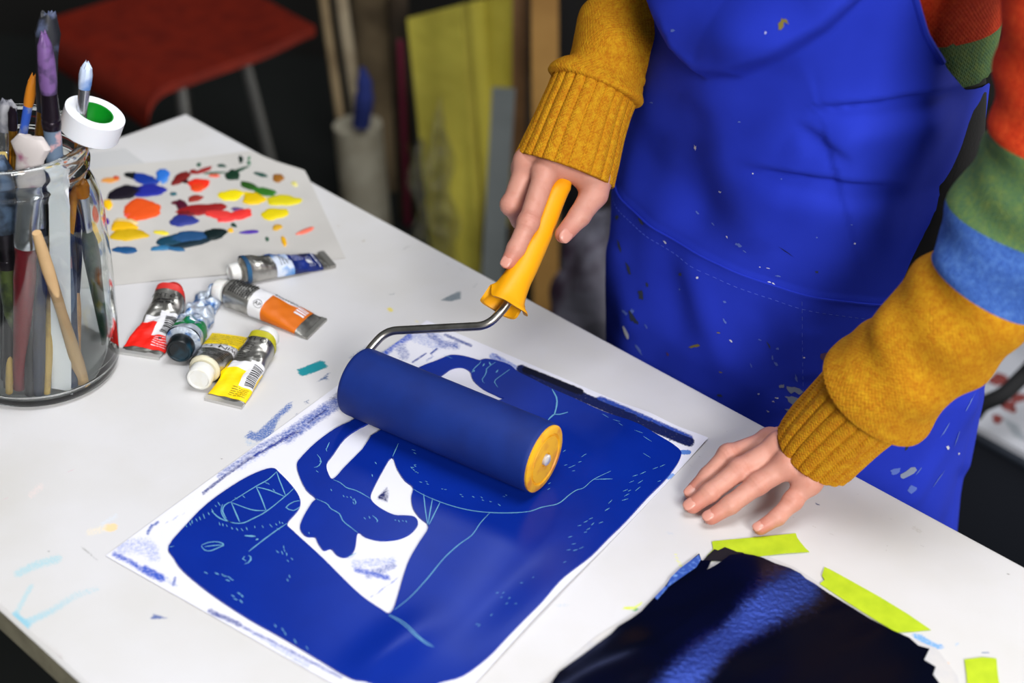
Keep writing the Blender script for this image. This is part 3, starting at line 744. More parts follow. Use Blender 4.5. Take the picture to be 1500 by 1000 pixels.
dabs = [(120, 240, 50, 16, -8, (222, 150, 70)), (150, 232, 20, 15, 10, (200, 62, 40)), (240, 217, 44, 20, 5, (14, 18, 22)), (310, 238, 75, 28, 8, (24, 55, 150)), (405, 213, 44, 30, -35, (44, 112, 205)), (415, 235, 30, 20, -60, (80, 140, 215)),
        (335, 300, 100, 32, -4, (36, 42, 150)), (190, 312, 88, 38, -4, (22, 16, 30)), (270, 300, 60, 26, 10, (18, 18, 60)), (505, 230, 60, 26, -38, (118, 26, 24)), (520, 242, 28, 16, 10, (60, 14, 16)), (630, 185, 58, 11, -20, (150, 38, 38)), (580, 195, 30, 12, 5, (140, 34, 34)),
        (605, 262, 55, 34, -6, (238, 48, 24)), (600, 280, 50, 22, -4, (225, 70, 25)), (690, 215, 32, 9, -3, (222, 96, 74)), (790, 212, 44, 28, 8, (18, 52, 34)), (820, 186, 60, 9, -18, (30, 70, 50)), (690, 200, 60, 5, -3, (60, 90, 70)), (835, 125, 14, 20, 0, (14, 40, 32)), (880, 120, 8, 8, 0, (50, 120, 80)), (880, 145, 10, 12, 0, (40, 110, 75)),
        (605, 155, 12, 12, 0, (50, 90, 72)), (730, 160, 24, 9, 5, (30, 70, 60)), (945, 210, 38, 10, 16, (24, 72, 62)), (1040, 230, 34, 22, 10, (150, 98, 34)), (1045, 233, 16, 10, 10, (20, 16, 14)), (1130, 262, 20, 12, 20, (222, 214, 130)),
        (880, 270, 58, 18, 18, (40, 84, 26)), (965, 302, 75, 20, 12, (48, 112, 32)), (780, 322, 66, 33, -3, (236, 216, 14)), (905, 342, 62, 34, 8, (225, 190, 8)), (910, 328, 70, 16, 12, (248, 218, 8)), (1070, 352, 104, 28, -2, (216, 202, 24)), (1020, 425, 72, 34, -4, (226, 204, 14)),
        (290, 405, 115, 56, -6, (232, 86, 28)), (240, 440, 50, 14, 10, (242, 88, 72)), (280, 414, 80, 18, 9, (96, 44, 30)), (585, 342, 46, 17, -8, (150, 48, 38)), (510, 380, 34, 28, 30, (76, 14, 40)), (490, 366, 44, 8, -6, (90, 20, 40)), (620, 402, 130, 32, -7, (150, 28, 30)), (545, 425, 60, 18, 0, (110, 24, 30)),
        (720, 432, 92, 22, 4, (226, 60, 56)), (830, 430, 80, 24, -12, (232, 54, 50)), (760, 456, 60, 14, -3, (236, 66, 66)), (720, 427, 46, 15, 0, (84, 28, 40)), (822, 402, 42, 9, 4, (96, 74, 132)), (520, 466, 82, 30, -8, (46, 56, 136)), (545, 462, 30, 9, 5, (150, 160, 222)),
        (200, 470, 64, 20, 5, (226, 200, 140)), (190, 497, 76, 30, -4, (236, 182, 20)), (218, 540, 102, 34, 2, (206, 168, 18)), (230, 535, 60, 20, 2, (170, 140, 20)), (105, 375, 24, 28, 0, (246, 192, 18)), (100, 468, 12, 20, 0, (80, 40, 140)),
        (400, 532, 44, 10, 4, (226, 210, 60)), (550, 590, 125, 20, -6, (18, 40, 52)), (470, 572, 95, 34, -14, (24, 66, 88)), (545, 560, 110, 38, -6, (36, 78, 124)), (690, 540, 62, 34, -8, (10, 30, 32)), (400, 616, 70, 11, -3, (48, 112, 156)), (200, 624, 76, 17, 4, (26, 78, 128)), (480, 622, 50, 10, 6, (40, 96, 140)),
        (780, 518, 15, 12, 0, (236, 180, 40)), (885, 527, 50, 8, -4, (72, 40, 152)), (1035, 500, 28, 15, -20, (206, 160, 42)), (1072, 575, 13, 30, -14, (236, 176, 20)), (1190, 520, 50, 11, -18, (226, 112, 92)), (980, 565, 11, 10, 0, (50, 90, 70)), (797, 490, 16, 9, 20, (24, 60, 50)), (465, 320, 18, 8, 0, (30, 88, 100))]
pz = lambda X, Y: .0009 + .0004 * np.sin(X * 30 + Y * 22) + .0003
for i, (X, Y, rx, ry, rot, c) in enumerate(dabs):
    n = 22; ph = RNG.uniform(0, 6.28, 4); a_ = np.linspace(0, 2 * pi, n, endpoint=False)
    rr = 1 + .10 * np.sin(2 * a_ + ph[0]) + .08 * np.sin(3 * a_ + ph[1]) + .06 * np.sin(5 * a_ + ph[2]) + .04 * np.sin(8 * a_ + ph[3])
    cr, sr = math.cos(math.radians(rot)), math.sin(math.radians(rot)); rings = []
    hgt = .0006 + .00002 * i + (.0012 if min(rx, ry) > 20 else .0003) * RNG.uniform(.4, 1)
    for k, (f, hz) in enumerate(((1, -.0002), (.93, .45), (.75, .85), (.45, .95), (.15, 1.0))):
        x = X + f * rr * (rx * np.cos(a_) * cr - ry * np.sin(a_) * sr); y = Y + f * rr * (rx * np.cos(a_) * sr + ry * np.sin(a_) * cr)
        w = np.array([at(130 + u / 3.75, 200 + v / 3.75, ZT + .001) for u, v in zip(x, y)])
        bumpz = .0003 * np.sin(w[:, 0] * 900 + ph[0]) * np.sin(w[:, 1] * 800 + ph[1]) * (f < .9)
        w[:, 2] = ZT + pz(w[:, 0], w[:, 1]) + (hgt * hz if k else -.0002) + bumpz; rings.append(w)
    d = MB(); d.grid(rings, True, 0, (False, True), flip=False)
    key = 'oil_paint_%d_%d_%d' % c
    d.build('paint_dab', mat(key, c, .5, spec=.3), po, angle=60)
# ============================================================ PAINT ROLLER
RA, RB = at(522, 557, .7845), at(795, 671, .7845)
AX = (RB - RA) / np.linalg.norm(RB - RA); PERP = np.array([-AX[1], AX[0], 0]); HUB = (RA + RB) / 2
RL = np.linalg.norm(RB - RA); RR = .0302
_ph = math.radians(52); HV = math.cos(_ph) * UZ + math.sin(_ph) * PERP          # direction of the handle
IP = lambda u, h, o=0.0: HUB + AX * u + HV * h + np.cross(AX, HV) * o
roller = thing('paint_roller', 'ink roller with blue foam sleeve and yellow handle, held over the lino print', 'paint roller', (HUB[0], HUB[1], HUB[2] - RR))
M_cov = mat('blue_foam_sleeve', (11, 42, 120), .62, spec=.35, noise=(30, (9, 34, 104), .4, .75), bump=(1500, .25, .0005))
M_yel = mat('yellow_plastic', (244, 168, 8), .45, spec=.4, noise=(18, (240, 164, 8), .4, .7), sub=.05)
M_yelw = mat('worn_yellow_cap', (236, 176, 24), .5, noise=(70, (205, 120, 40), .5, .75))
M_steel = mat('bare_steel', (190, 186, 178), .3, 1.0, noise=(60, (150, 146, 138), .45, .7))
Mr = basis(AX, HV, RA)
b = MB(); k = .004
prof = [(RR - .006, .0008), (RR - .003, .0003), (RR - .001, .0012), (RR, .0038)] + [(RR + .00025 * math.sin(i * 1.3), RL * (i + .5) / 14) for i in range(14)] + [(RR, RL - .0032), (RR - .0008, RL - .001)]
prof = [(RR - .006, .0008), (RR - .002, .0004), (RR - .0004, .002), (RR, .005), (RR, RL - .004), (RR - .0003, RL - .0012), (RR - .0014, RL)]
b.lathe(prof, Mr, 96); b.build('foam_sleeve', M_cov, roller, angle=180)['label'] = 'blue inked foam sleeve'
b = MB()
b.lathe([(RR - .0014, RL - .0005), (RR - .0012, RL + .0016), (RR - .0028, RL + .0026), (RR - .0075, RL + .0030), (RR - .0085, RL + .0012), (RR - .0095, RL + .0012), (RR - .0100, RL + .0026), (.0062, RL + .0030), (.0058, RL + .0016), (.0001, RL + .0016)], Mr, 64)
b.build('end_cap', M_yelw, roller, angle=30)['label'] = 'worn yellow end cap'
b = MB(); b.lathe([(.0048, RL + .001), (.0048, RL + .0046), (.0036, RL + .0056), (.0001, RL + .0058)], Mr, 20)
b.build('axle_end', mat('axle_white_metal', (214, 214, 216), .35, .4), roller)
b = MB(); b.lathe([(RR - .004, .0006), (RR - .006, .003), (.0001, .003)], Mr, 48); b.build('end_cap', M_yelw, roller)
CS_END = IP(.0018, .122)
wp = round_path([IP(-RL / 2 + .006, 0), IP(-RL / 2 - .0052, .000), IP(-RL / 2 - .0035, .0285), IP(-RL / 2 + .0030, .0500), IP(-.0055, .0868), IP(.0012, .1085), CS_END], .012, 8)
b = MB(); b.tube(wp, .0037, 14); b.build('wire_frame', M_steel, roller, angle=180)['label'] = 'bent steel wire frame'
# handle: flared skirt, waisted grip, rounded end
def in_plane(px, py):
    d = ray(px, py); n_ = np.cross(AX, HV); return CAM + d * (((HUB - CAM) @ n_) / (d @ n_))
SP = np.array([in_plane(*p_) for p_ in ((738, 451), (743, 437), (757, 410), (769.5, 388), (787, 350), (797, 326), (807, 300), (817, 279), (826, 268), (833, 262))])
hr = np.array([(.0205, .0170), (.0160, .0152), (.0126, .0132), (.0115, .0122), (.0110, .0115), (.0108, .0112), (.0104, .0108), (.0096, .0100), (.0080, .0084), (.0045, .0045)])
CS = spline(SP, 70); HR = spline(hr, 70); HT, _, _ = frames(CS)
n = 64; a_ = np.linspace(0, 2 * pi, n, endpoint=False); rings = []
OV = np.cross(AX, HV)
for i in range(70):
    fl = smooth01((16 - i) / 16)
    ax_ = np.cross(HT[i], OV); ax_ /= -np.linalg.norm(ax_); ax_ = ax_ if ax_ @ AX > 0 else -ax_
    wv = 1 + fl * .10 * np.cos(4 * a_)                     # the skirt opens into lobes
    notch = fl * .012 * (np.exp(-(((a_ - 5.5 + pi) % (2 * pi) - pi) / .30) ** 2) + np.exp(-(((a_ - 2.4 + pi) % (2 * pi) - pi) / .30) ** 2))
    rings.append(CS[i] + ax_ * (HR[i, 0] * wv * np.cos(a_))[:, None] + HT[i] * (notch - fl * .003 * np.cos(a_ - 5.5))[:, None] + OV * (HR[i, 1] * wv * np.sin(a_))[:, None])
rings = np.array(rings)
cen = rings[0].mean(0)
inner = [rings[0] + (cen - rings[0]) * .14, rings[6] + (rings[6].mean(0) - rings[6]) * .2, rings[8] + (rings[8].mean(0) - rings[8]) * .75]
b = MB(); b.grid(np.concatenate([inner[::-1], rings]), True, 0, (True, True)); b.build('handle', M_yel, roller, angle=50)['label'] = 'yellow plastic handle with flared skirt'

# ============================================================ OIL PAINT TUBES
M_alu = mat('tube_aluminium', (184, 182, 176), .32, .9, noise=(90, (140, 138, 132), .45, .7), bump=(70, .35, .002))
M_alu2 = mat('crimp_metal', (168, 166, 160), .4, .85, bump=(200, .2, .001))
M_wlab = mat('white_label', (222, 222, 226), .45)
M_txt = mat('black_print', (24, 24, 26), .5)
M_wtxt = mat('white_print', (226, 228, 236), .5)
M_wcap = mat('white_cap_plastic', (228, 228, 226), .4, noise=(60, (214, 212, 206), .4, .7), sub=.1)
TUBEGRP = 'oil paint tubes beside the jar'
class Tube:
    def __init__(s, label, A, B, r, wend, crumple=.0006, bend=0.0, za=None, flat=.35, seed=1, twist=0.0):
        za = r * .98 if za is None else za
        a = at(A[0], A[1], ZT + za); a0 = np.array([a[0], a[1], ZT]); e = at(B[0], B[1], ZT + .002); e = np.array([e[0], e[1], ZT])
        s.L = np.linalg.norm(e - a0); s.r = r; s.w = wend; s.cr = crumple; s.bend = bend; s.flat = flat; s.ph = np.random.default_rng(seed).uniform(0, 6, 12); s.twist = twist
        s.M = basis(UZ, (e - a0) / s.L, a0)
        s.root = thing('paint_tube', label, 'paint tube', a0 + (e - a0) / 2, TUBEGRP)
    def prof(s, v):
        f = np.clip(v, 0, 1)
        k = f ** s.flat
        hw = s.r + (s.w - s.r) * f ** .8
        hh = s.r * (1 - k * .93) if s.flat < 1 else s.r * (1 - f ** s.flat * .93)
        return hw, np.maximum(hh, .0011)
    def pt(s, v, u, off=0.0):
        """v along 0 shoulder .. 1 crimp, u angle round the section (pi/2 = on top)"""
        v, u = np.broadcast_arrays(np.asarray(v, float), np.asarray(u, float))
        hw, hh = s.prof(v); p = s.ph
        c, sn = np.cos(u), np.sin(u); ex = .75
        y = (hw + off) * np.sign(c) * np.abs(c) ** ex; z = (hh + off) * np.sign(sn) * np.abs(sn) ** ex
        x = v * s.L
        env = np.sin(pi * np.clip(v, 0, 1)) ** .6 * (sn > -.2)
        wr = s.cr * env * (np.sin(x * 260 + y * 190 + p[0]) + .8 * np.sin(x * 420 - y * 330 + p[1]) + .6 * np.sin(x * 150 + y * 520 + p[2]) + .5 * np.abs(np.sin(x * 620 + y * 240 + p[3])))
        y = y + s.bend * 4 * (v - .5) ** 2 - s.bend + s.cr * .8 * env * np.sin(x * 200 + p[4])
        z = z + hh + wr * (.4 + .6 * np.maximum(sn, 0))
        z = np.maximum(z, .0002 + off)
        return xf(s.M, np.stack([x, y, z], -1))
    def body(s, mats, mi=0, vmax=.955):
        v = np.linspace(0, vmax, 90); u = np.linspace(0, 2 * pi, 64, endpoint=False)
        b = MB(); b.grid(s.pt(v[:, None], u[None, :]), True, mi)
        # shoulder cone and neck
        hw, hh = s.prof(0.0); q = []
        for x, f in ((0, 1), (-.0006, .93), (-.0022, .6), (-.0034, .46), (-.006, .44)):
            q.append(xf(s.M, np.stack([np.full(64, x), f * hw * np.cos(u), hh + f * hh * np.sin(u)], -1)))
        b.grid(q[::-1], True, 0, (True, False))
        return b.build('tube_body', mats, s.root, angle=60)
    def crimp(s, m=None, fold=2):
        b = MB(); w = s.w
        for i in range(fold):
            b.box((s.L * .965 + .0005 * i, 0, .0016 + .0009 * i), s.L * .07, 2 * w, .0009, s.M)
        b.box((s.L * 1.0, 0, .0016), .0012, 2 * w, .0026, s.M)
        o = b.build('crimped_end', m or M_alu2, s.root, smooth=False); return o
    def cap(s, m, r, ln, ring=None, dz=0.0, label=None):
        hw, hh = s.prof(0.0); cz = hh + dz
        Mc = s.M @ np.array([[0, 0, -1, -.0045], [0, 1, 0, 0], [1, 0, 0, cz], [0, 0, 0, 1.0]])
        n = 72; a = np.linspace(0, 2 * pi, n, endpoint=False); rb = 1 + .022 * (np.arange(n) % 2)
        G = []
        for rr, z, k in ((r * .7, 0, 0), (r * .98, .0002, 1), (r, .001, 1), (r * .985, ln - .0012, 1), (r * .93, ln, 0), (r * .80, ln + .0002, 0), (r * .74, ln - .0006, 0), (0.0002, ln - .0006, 0)):
            q = rr * (rb if k else 1) * np.ones(n); G.append(np.stack([q * np.cos(a), q * np.sin(a), np.full(n, z)], -1))
        b = MB(); b.grid(xf(Mc, np.array(G)), True); o = b.build('cap', m, s.root, angle=35)
        if label: o['label'] = label
        if ring:
            b = MB(); v = np.array([-.0, .012, .03, .045]); u = np.linspace(0, 2 * pi, 64, endpoint=False)
            b.grid(s.pt(np.array(ring[1])[:, None], u[None, :], .0002), True); b.build('colour_ring', ring[0], s.root)['label'] = 'colour ring'
        return o
    def patch(s, b, v0, v1, c0, c1, mi, off=.00042, nv=26, nc=24, ang=None):
        v = np.linspace(v0, v1, nv); c = np.linspace(c0, c1, nc)
        b.grid(s.pt(v[:, None], (pi / 2 - c * pi / 2)[None, :], off), mi=mi)
    def text(s, b, body, v0, c0, size, mi, rot=0, off=.0014):
        """rot 0: letters stand with their tops towards the cap"""
        P_, f = text_shape(body, size)
        if len(f) == 0: return
        cr, sr = math.cos(rot), math.sin(rot); q = np.stack([P_[:, 0] * cr - P_[:, 1] * sr, P_[:, 0] * sr + P_[:, 1] * cr], 1)
        v = v0 - q[:, 1] / s.L; hw, hh = s.prof(v)
        c = c0 + q[:, 0] / (hw * 1.25)
        b.add(s.pt(v, pi / 2 - c * pi / 2, off), f, mi)
    def lines(s, b, v0, v1, n, c0, c1, mi, fill=.5, across=True, off=.0009, jag=.2):
        """rows of print too small to read"""
        for i in range(n):
            va = v0 + (v1 - v0) * i / n; vb = va + (v1 - v0) / n * fill
            c = c0
            while c < c1 - .02:
                w = RNG.uniform(.05, .16); e = min(c + w, c1 - RNG.uniform(0, jag) * (c1 - c0) * .3)
                if e > c: s.patch(b, va, vb, c, e, mi, off, 2, 4)
                c = e + .025
    def barcode(s, b, v0, v1, c0, c1, mi):
        v = v0
        while v < v1:
            w = RNG.choice([.006, .009, .014]); s.patch(b, v, min(v + w, v1), c0, c1, mi, .0009, 2, 8); v += w + RNG.choice([.006, .009, .012])
Mlab = lambda n, c: mat('label_' + n, c, .5, spec=.45, bump=(60, .25, .001))
# orange
t = Tube('silver paint tube with an orange label, lying below the blue tube', (337, 429), (464, 481), .0128, .0185, .0003, flat=1.5, seed=3)
t.body([M_alu]); t.crimp(); t.cap(M_wcap, .0105, .010)
b = MB(); t.patch(b, .30, .45, -1.5, 1.2, 0); t.patch(b, .45, .72, .28, 1.2, 0); t.patch(b, .45, .86, -1.5, .28, 1); t.patch(b, .72, .86, .28, 1.2, 1, nc=8)
t.lines(b, .05, .29, 9, -.5, .5, 2, .5); t.text(b, 'AP', .40, -.45, .0055, 2, -pi / 2)
for i in range(16):
    a0, a1 = 2 * pi * i / 16, 2 * pi * (i + .8) / 16; q = [(.0045 * math.cos(x), .0045 * math.sin(x)) for x in (a0, a1)] + [(.0040 * math.cos(x), .0040 * math.sin(x)) for x in (a1, a0)]
    q = np.array(q); v = .40 - q[:, 1] / t.L; hw, _ = t.prof(v); b.add(t.pt(v, pi / 2 - (-.45 + q[:, 0] / (hw * 1.25)) * pi / 2, .0010), [(0, 1, 2, 3)], 2)
for c in (.36, .47, .58):
    v = .46
    while v < .70:
        w = RNG.uniform(.008, .03); t.patch(b, v, v + w, c, c + .05, 2, .0009, 3, 2); v += w + .01
for c in (-.05, .06, .17, .28): t.patch(b, .73, .84, c + .06, c + .12, 3, .0009, 5, 2)
b.build('label', [M_wlab, Mlab('orange', (206, 104, 8)), M_txt, M_wtxt], t.root)['label'] = 'white and orange label'
# blue
t = Tube('blue-labelled silver paint tube with a paint-smudged cap, furthest of the tubes', (356, 396), (482, 380), .0125, .0150, .0007, flat=1.1, seed=5)
t.body([M_alu]); t.crimp(fold=3); t.cap(M_wcap, .0088, .009, label='white cap smudged with blue')
b = MB(); t.patch(b, .33, .53, -1.3, 1.2, 0); t.patch(b, .53, .86, -1.4, 1.2, 1)
t.lines(b, .57, .70, 5, -.1, .6, 3, .16); t.lines(b, .72, .80, 3, -.6, .2, 3, .16); t.lines(b, .825, .85, 1, -.7, .7, 3, .5); t.lines(b, .40, .50, 3, -.45, .1, 2, .25)
t.patch(b, .60, .67, .35, .62, 3, .0009, 4, 6); t.patch(b, .70, .77, -.35, -.08, 3, .0009, 4, 6)
b.build('label', [mat('label_white_smudged', (205, 214, 230), .45, noise=(60, (90, 140, 200), .48, .62)), mat('label_blue', (18, 44, 130), .4, noise=(40, (12, 24, 66), .45, .65)), M_txt, M_wtxt], t.root)['label'] = 'blue and white label'
b = MB(); t.patch(b, .02, .40, .30, .98, 0, .0005); t.patch(b, .0, .05, -1.6, 1.2, 0, .0008, 5, 20); t.patch(b, .28, .46, .2, .9, 1, .0006)
b.build('paint_smear', [mat('dark_blue_smear', (24, 52, 84), .4, noise=(50, (40, 90, 130), .45, .7)), mat('bright_blue_smear', (70, 120, 200), .4, noise=(70, (24, 60, 120), .45, .6))], t.root)['label'] = 'wet blue paint smear'
# red
t = Tube('red-labelled silver paint tube with a barcode, right beside the jar', (250, 436), (203, 520), .0142, .0195, .0008, bend=-.004, flat=.9, seed=8, za=.012)
t.body([M_alu]); t.crimp(mat('crimp_pale', (196, 196, 194), .45, .5)); t.cap(mat('red_cap', (190, 40, 36), .45), .0085, .008, (mat('ring_red', (200, 48, 44), .5), (.0, .02, .05, .075)))
b = MB(); t.patch(b, .45, .55, -.5, .0, 0); t.patch(b, .37, .70, .0, .92, 0); t.patch(b, .53, .90, -1.3, .0, 1); t.patch(b, .70, .90, .0, 1.2, 1)
t.barcode(b, .43, .66, .14, .72, 2); t.lines(b, .73, .88, 5, .1, .75, 3, .22); t.text(b, 'WINTON', .17, -.1, .0052, 2); t.lines(b, .22, .30, 2, -.4, .3, 2, .4)
t.patch(b, .735, .755, .22, .32, 2, .0010, 3, 3)
b.build('label', [M_wlab, Mlab('red', (232, 30, 18)), M_txt, M_wtxt], t.root)['label'] = 'red label with barcode'
# green-ringed, crumpled
t = Tube('crumpled blue-smeared paint tube with a black cap and green ring', (269, 503), (312, 424), .0158, .0120, .0020, flat=.85, seed=11, za=.0135)
M_smal = mat('smeared_aluminium', (196, 206, 220), .38, .35, noise=(85, (70, 110, 165), .50, .62), bump=(110, .7, .003))
t.body([M_smal]); t.cap(mat('black_cap_plastic', (14, 20, 24), .35, noise=(50, (24, 60, 76), .55, .7)), .0118, .012, (mat('ring_green', (10, 120, 62), .45, noise=(60, (40, 110, 130), .55, .7)), (.10, .15, .2, .25)), label='black cap')
b = MB(); TLp = [(300, 432), (306, 422), (326, 412), (318, 420), (330, 408), (312, 421)]
w0 = at(299, 436, ZT + .010); w1 = at(303, 424, ZT + .012); w2 = at(325, 409, ZT + .013); w3 = at(322, 419, ZT + .003); w4 = at(308, 432, ZT + .008)
k = 14; G = []
for i in range(k):
    f = i / (k - 1); l = w0 * (1 - f) + w1 * f; r2 = w4 * (1 - f) + w2 * f
    G.append([l * (1 - g) + r2 * g + UZ * (.0014 * math.sin(g * 9 + f * 6) + .003 * math.sin(pi * g) * f) for g in np.linspace(0, 1, 12)])
G = np.array(G); b.grid(G); b.grid(G - UZ * .0006)
b.build('folded_tail', M_smal, t.root)['label'] = 'folded foil tail'
# yellow, nearer the cap
t = Tube('yellow-labelled paint tube with its ribbed white cap towards the viewer', (300, 541), (338, 491), .0140, .0178, .0004, flat=.9, seed=14, za=.0135)
t.body([M_alu], vmax=.99); t.cap(mat('stained_white_cap', (226, 226, 222), .45, noise=(40, (214, 208, 186), .45, .65)), .0112, .012, label='ribbed white cap')
b = MB(); t.patch(b, .40, .58, -1.25, 1.2, 0); t.patch(b, .58, 1.0, -1.25, 1.2, 1)
t.text(b, 'WINTON', .455, .02, .0080, 2, off=.0014); t.text(b, 'OIL COLOUR', .54, .05, .0052, 2, off=.0014)
t.lines(b, .64, .98, 6, -.62, .6, 2, .14); t.patch(b, .0, .36, -1.3, -1.0, 1)
for v in np.linspace(.10, .34, 7): t.lines(b, v, v + .03, 1, -.7, .75, 2, .45)
b.build('label', [M_wlab, Mlab('yellow', (246, 214, 8)), M_txt], t.root)['label'] = 'yellow label reading WINTON OIL COLOUR'
b = MB(); u = np.linspace(0, 2 * pi, 48, endpoint=False)
hw, hh = t.prof(0.0); b.grid([xf(t.M, np.stack([np.full(48, x), f * hw * np.cos(u), hh + f * hh * np.sin(u)], -1)) for x, f in ((.001, 1.01), (-.001, .98), (-.003, .86), (-.0036, .5))], True)
b.build('shoulder', mat('shoulder_cream', (214, 208, 182), .5), t.root)
# yellow with barcode
t = Tube('yellow-labelled paint tube with a barcode and crimped end towards the viewer', (385, 503), (327, 590), .0132, .0178, .0006, flat=.8, seed=17, za=.0125)
t.body([M_alu]); t.crimp(mat('crimp_bright', (206, 204, 200), .35, .7)); t.cap(M_wcap, .0108, .009, (mat('ring_olive', (176, 170, 30), .5), (.0, .02, .05, .07)))
b = MB(); t.patch(b, .42, .52, -1.25, .1, 0); t.patch(b, .38, .74, .1, .98, 0); t.patch(b, .52, .92, -1.25, .1, 1); t.patch(b, .74, .92, .1, 1.2, 1); t.patch(b, .45, .92, .98, 1.25, 1, nc=6)
t.barcode(b, .43, .72, .26, .84, 2); t.lines(b, .77, .90, 5, .0, .62, 2, .2); t.text(b, 'WINTON', .12, -.15, .0058, 2); t.lines(b, .17, .40, 9, -.85, .0, 2, .25); t.text(b, '12', .47, -.75, .005, 2)
b.build('label', [M_wlab, Mlab('yellow2', (250, 212, 4)), M_txt], t.root)['label'] = 'yellow label with barcode'

# ============================================================ GLASS JAR AND WHAT STANDS IN IT
JC = at(57, 533, ZT)
M_glass = mat('clear_jar_glass', (244, 248, 247), .015, trans=1.0, ior=1.46, spec=.5)
jar = thing('glass_jar', 'big clear glass jar crammed with paintbrushes at the left edge', 'jar', JC)
Mj = np.eye(4); Mj[:3, 3] = JC
Rb = .0705
outer = [(.0, .0006), (.050, .0006), (.0660, .0012), (.0695, .004), (Rb, .010), (Rb + .0012, .05), (Rb + .001, .10), (Rb - .001, .150), (Rb - .0035, .172), (Rb - .0085, .184), (.0592, .1905), (.0582, .194), (.0592, .1965), (.0618, .198), (.0622, .2025), (.0600, .2050), (.0600, .2085), (.0625, .2110), (.0632, .218), (.0628, .2225), (.0605, .2245)]
inner = [(.0578, .2240), (.0565, .2200), (.0555, .2000), (.0552, .1920), (Rb - .0120, .1830), (Rb - .0070, .1710), (Rb - .0045, .15), (Rb - .0028, .10), (Rb - .0028, .05), (Rb - .0035, .014), (Rb - .007, .0075), (.050, .0062), (.0, .0060)]
b = MB(); b.lathe(outer + inner, Mj, 96); b.build('jar_glass', M_glass, jar, angle=180)
SPL = lambda n, c, c2, s=60, lo=.45, hi=.6, r=.45: mat(n, c, r, noise=(s, c2, lo, hi))
def yplane(px, py, dy):
    d = ray(px, py); return CAM + d * ((JC[1] + dy - CAM[1]) / d[1])
BG = 'paintbrushes standing in the jar'
def brush(label, top, dyt, bot, f1, f2, rh, rf, rbst, flat=1.0, hcol=None, fcol=None, bcol=None, rend=None, tip=.25, face=None, htaper=.45, cat_='paintbrush', name='paintbrush', grp=BG):
    Tp = yplane(top[0], top[1], dyt); Bp = at(bot[0], bot[1], ZT + .0075)
    v = Bp - JC; rr_ = math.hypot(v[0], v[1])
    if rr_ > .060: Bp[:2] = JC[:2] + v[:2] * .060 / rr_
    # where the brush crosses the narrow mouth it must stay inside the glass
    for it in range(40):
        if Tp[2] - ZT < .19: break
        k = (.192 - (Bp[2] - ZT)) / (Tp[2] - Bp[2]); Q = Bp + (Tp - Bp) * k; w = Q[:2] - JC[:2]; lim = .0545 - rh
        if math.hypot(*w) <= lim: break
        w_n = w / math.hypot(*w); Tp[:2] -= w_n * .0015 ; Bp[:2] -= w_n * .001
    L = np.linalg.norm(Tp - Bp); D = (Tp - Bp) / L
    o = thing(name, label, cat_, Bp, grp)
    M = basis(D, np.cross(D, FWD) if face is None else face, Bp); M[:3, 1] = np.cross(M[:3, 2], M[:3, 0])
    F = M.copy(); F[:3, 1] *= flat
    hL = f1 * L
    b = MB(); hp = [(rh * .25, 0), (rh * htaper, .002), (rh * (htaper + .1), .15 * hL), (rh * .8, .5 * hL), (rh, .78 * hL), (rh * .92, .9 * hL), (rf * .95, hL), (rf * .9, hL + .001)]
    b.lathe(hp, M, 20, 0, (True, True)); b.build('handle', hcol, o)
    if fcol is None: return o
    b = MB(); fl = (f2 - f1) * L; r1 = rbst * .95
    n = 24; a = np.linspace(0, 2 * pi, n, endpoint=False); G = []
    for z, r, fy in ((hL - .002, rf, 1), (hL + .001, rf * 1.06, 1), (hL + fl * .18, rf * 1.06, 1), (hL + fl * .2, rf, 1), (hL + fl * .3, rf * 1.05, 1), (hL + fl * .36, rf, 1), (hL + fl * .6, (rf + r1) / 2, .5 + .5 * flat), (f2 * L, r1, flat)):
        G.append(np.stack([r * np.cos(a), r * fy * np.sin(a), np.full(n, z)], -1))
    b.grid(xf(M, np.array(G)), True, 0, (True, True)); b.build('ferrule', fcol, o)
    b = MB(); G = []
    for k_, (z, r) in enumerate(((f2 * L - .001, rbst * .92), (f2 * L + (1 - f2) * L * .2, rbst * 1.05), (f2 * L + (1 - f2) * L * .55, rbst), (f2 * L + (1 - f2) * L * .82, rbst * (.5 + tip)), (L, rbst * tip), (L + .0005, rbst * tip * .3))):
        j = 1 + (.05 if flat == 1 else .012) * RNG.standard_normal(n) * (k_ > 1)
        G.append(np.stack([r * j * np.cos(a), r * j * flat * np.sin(a), z + (.0015 if flat == 1 else .0006) * RNG.standard_normal(n) * (k_ == 4)], -1))
    b.grid(xf(M, np.array(G)), True, 0, (False, True)); b.build('bristles', bcol, o)
    return o
M_silver = mat('silver_ferrule', (196, 198, 204), .25, .95); M_brass = mat('brass_ferrule', (206, 150, 58), .28, .95, noise=(120, (150, 100, 30), .5, .7))
M_dkfer = mat('dark_ferrule', (34, 26, 36), .3, .5); M_blk = mat('black_handle', (20, 20, 26), .35); M_navyh = mat('navy_handle', (34, 42, 62), .4, noise=(60, (26, 30, 44), .4, .7))
M_grey = SPL('grey_blue_handle_paint', (98, 116, 138), (128, 138, 150), 120); M_tan = mat('bare_wood', (204, 170, 124), .6, noise=(30, (190, 154, 108), .4, .7), bump=(90, .2, .0008))
M_ochre = SPL('ochre_handle', (190, 158, 84), (160, 130, 70))
brush('tall dark brush with a big brass ferrule, towering above the jar', (70, 22), .005, (60, 545), .675, .755, .0075, .0082, .0078, hcol=M_blk, fcol=M_brass, bcol=SPL('bristle_streaked', (36, 38, 44), (96, 106, 140), 70, .52, .72), tip=.7)
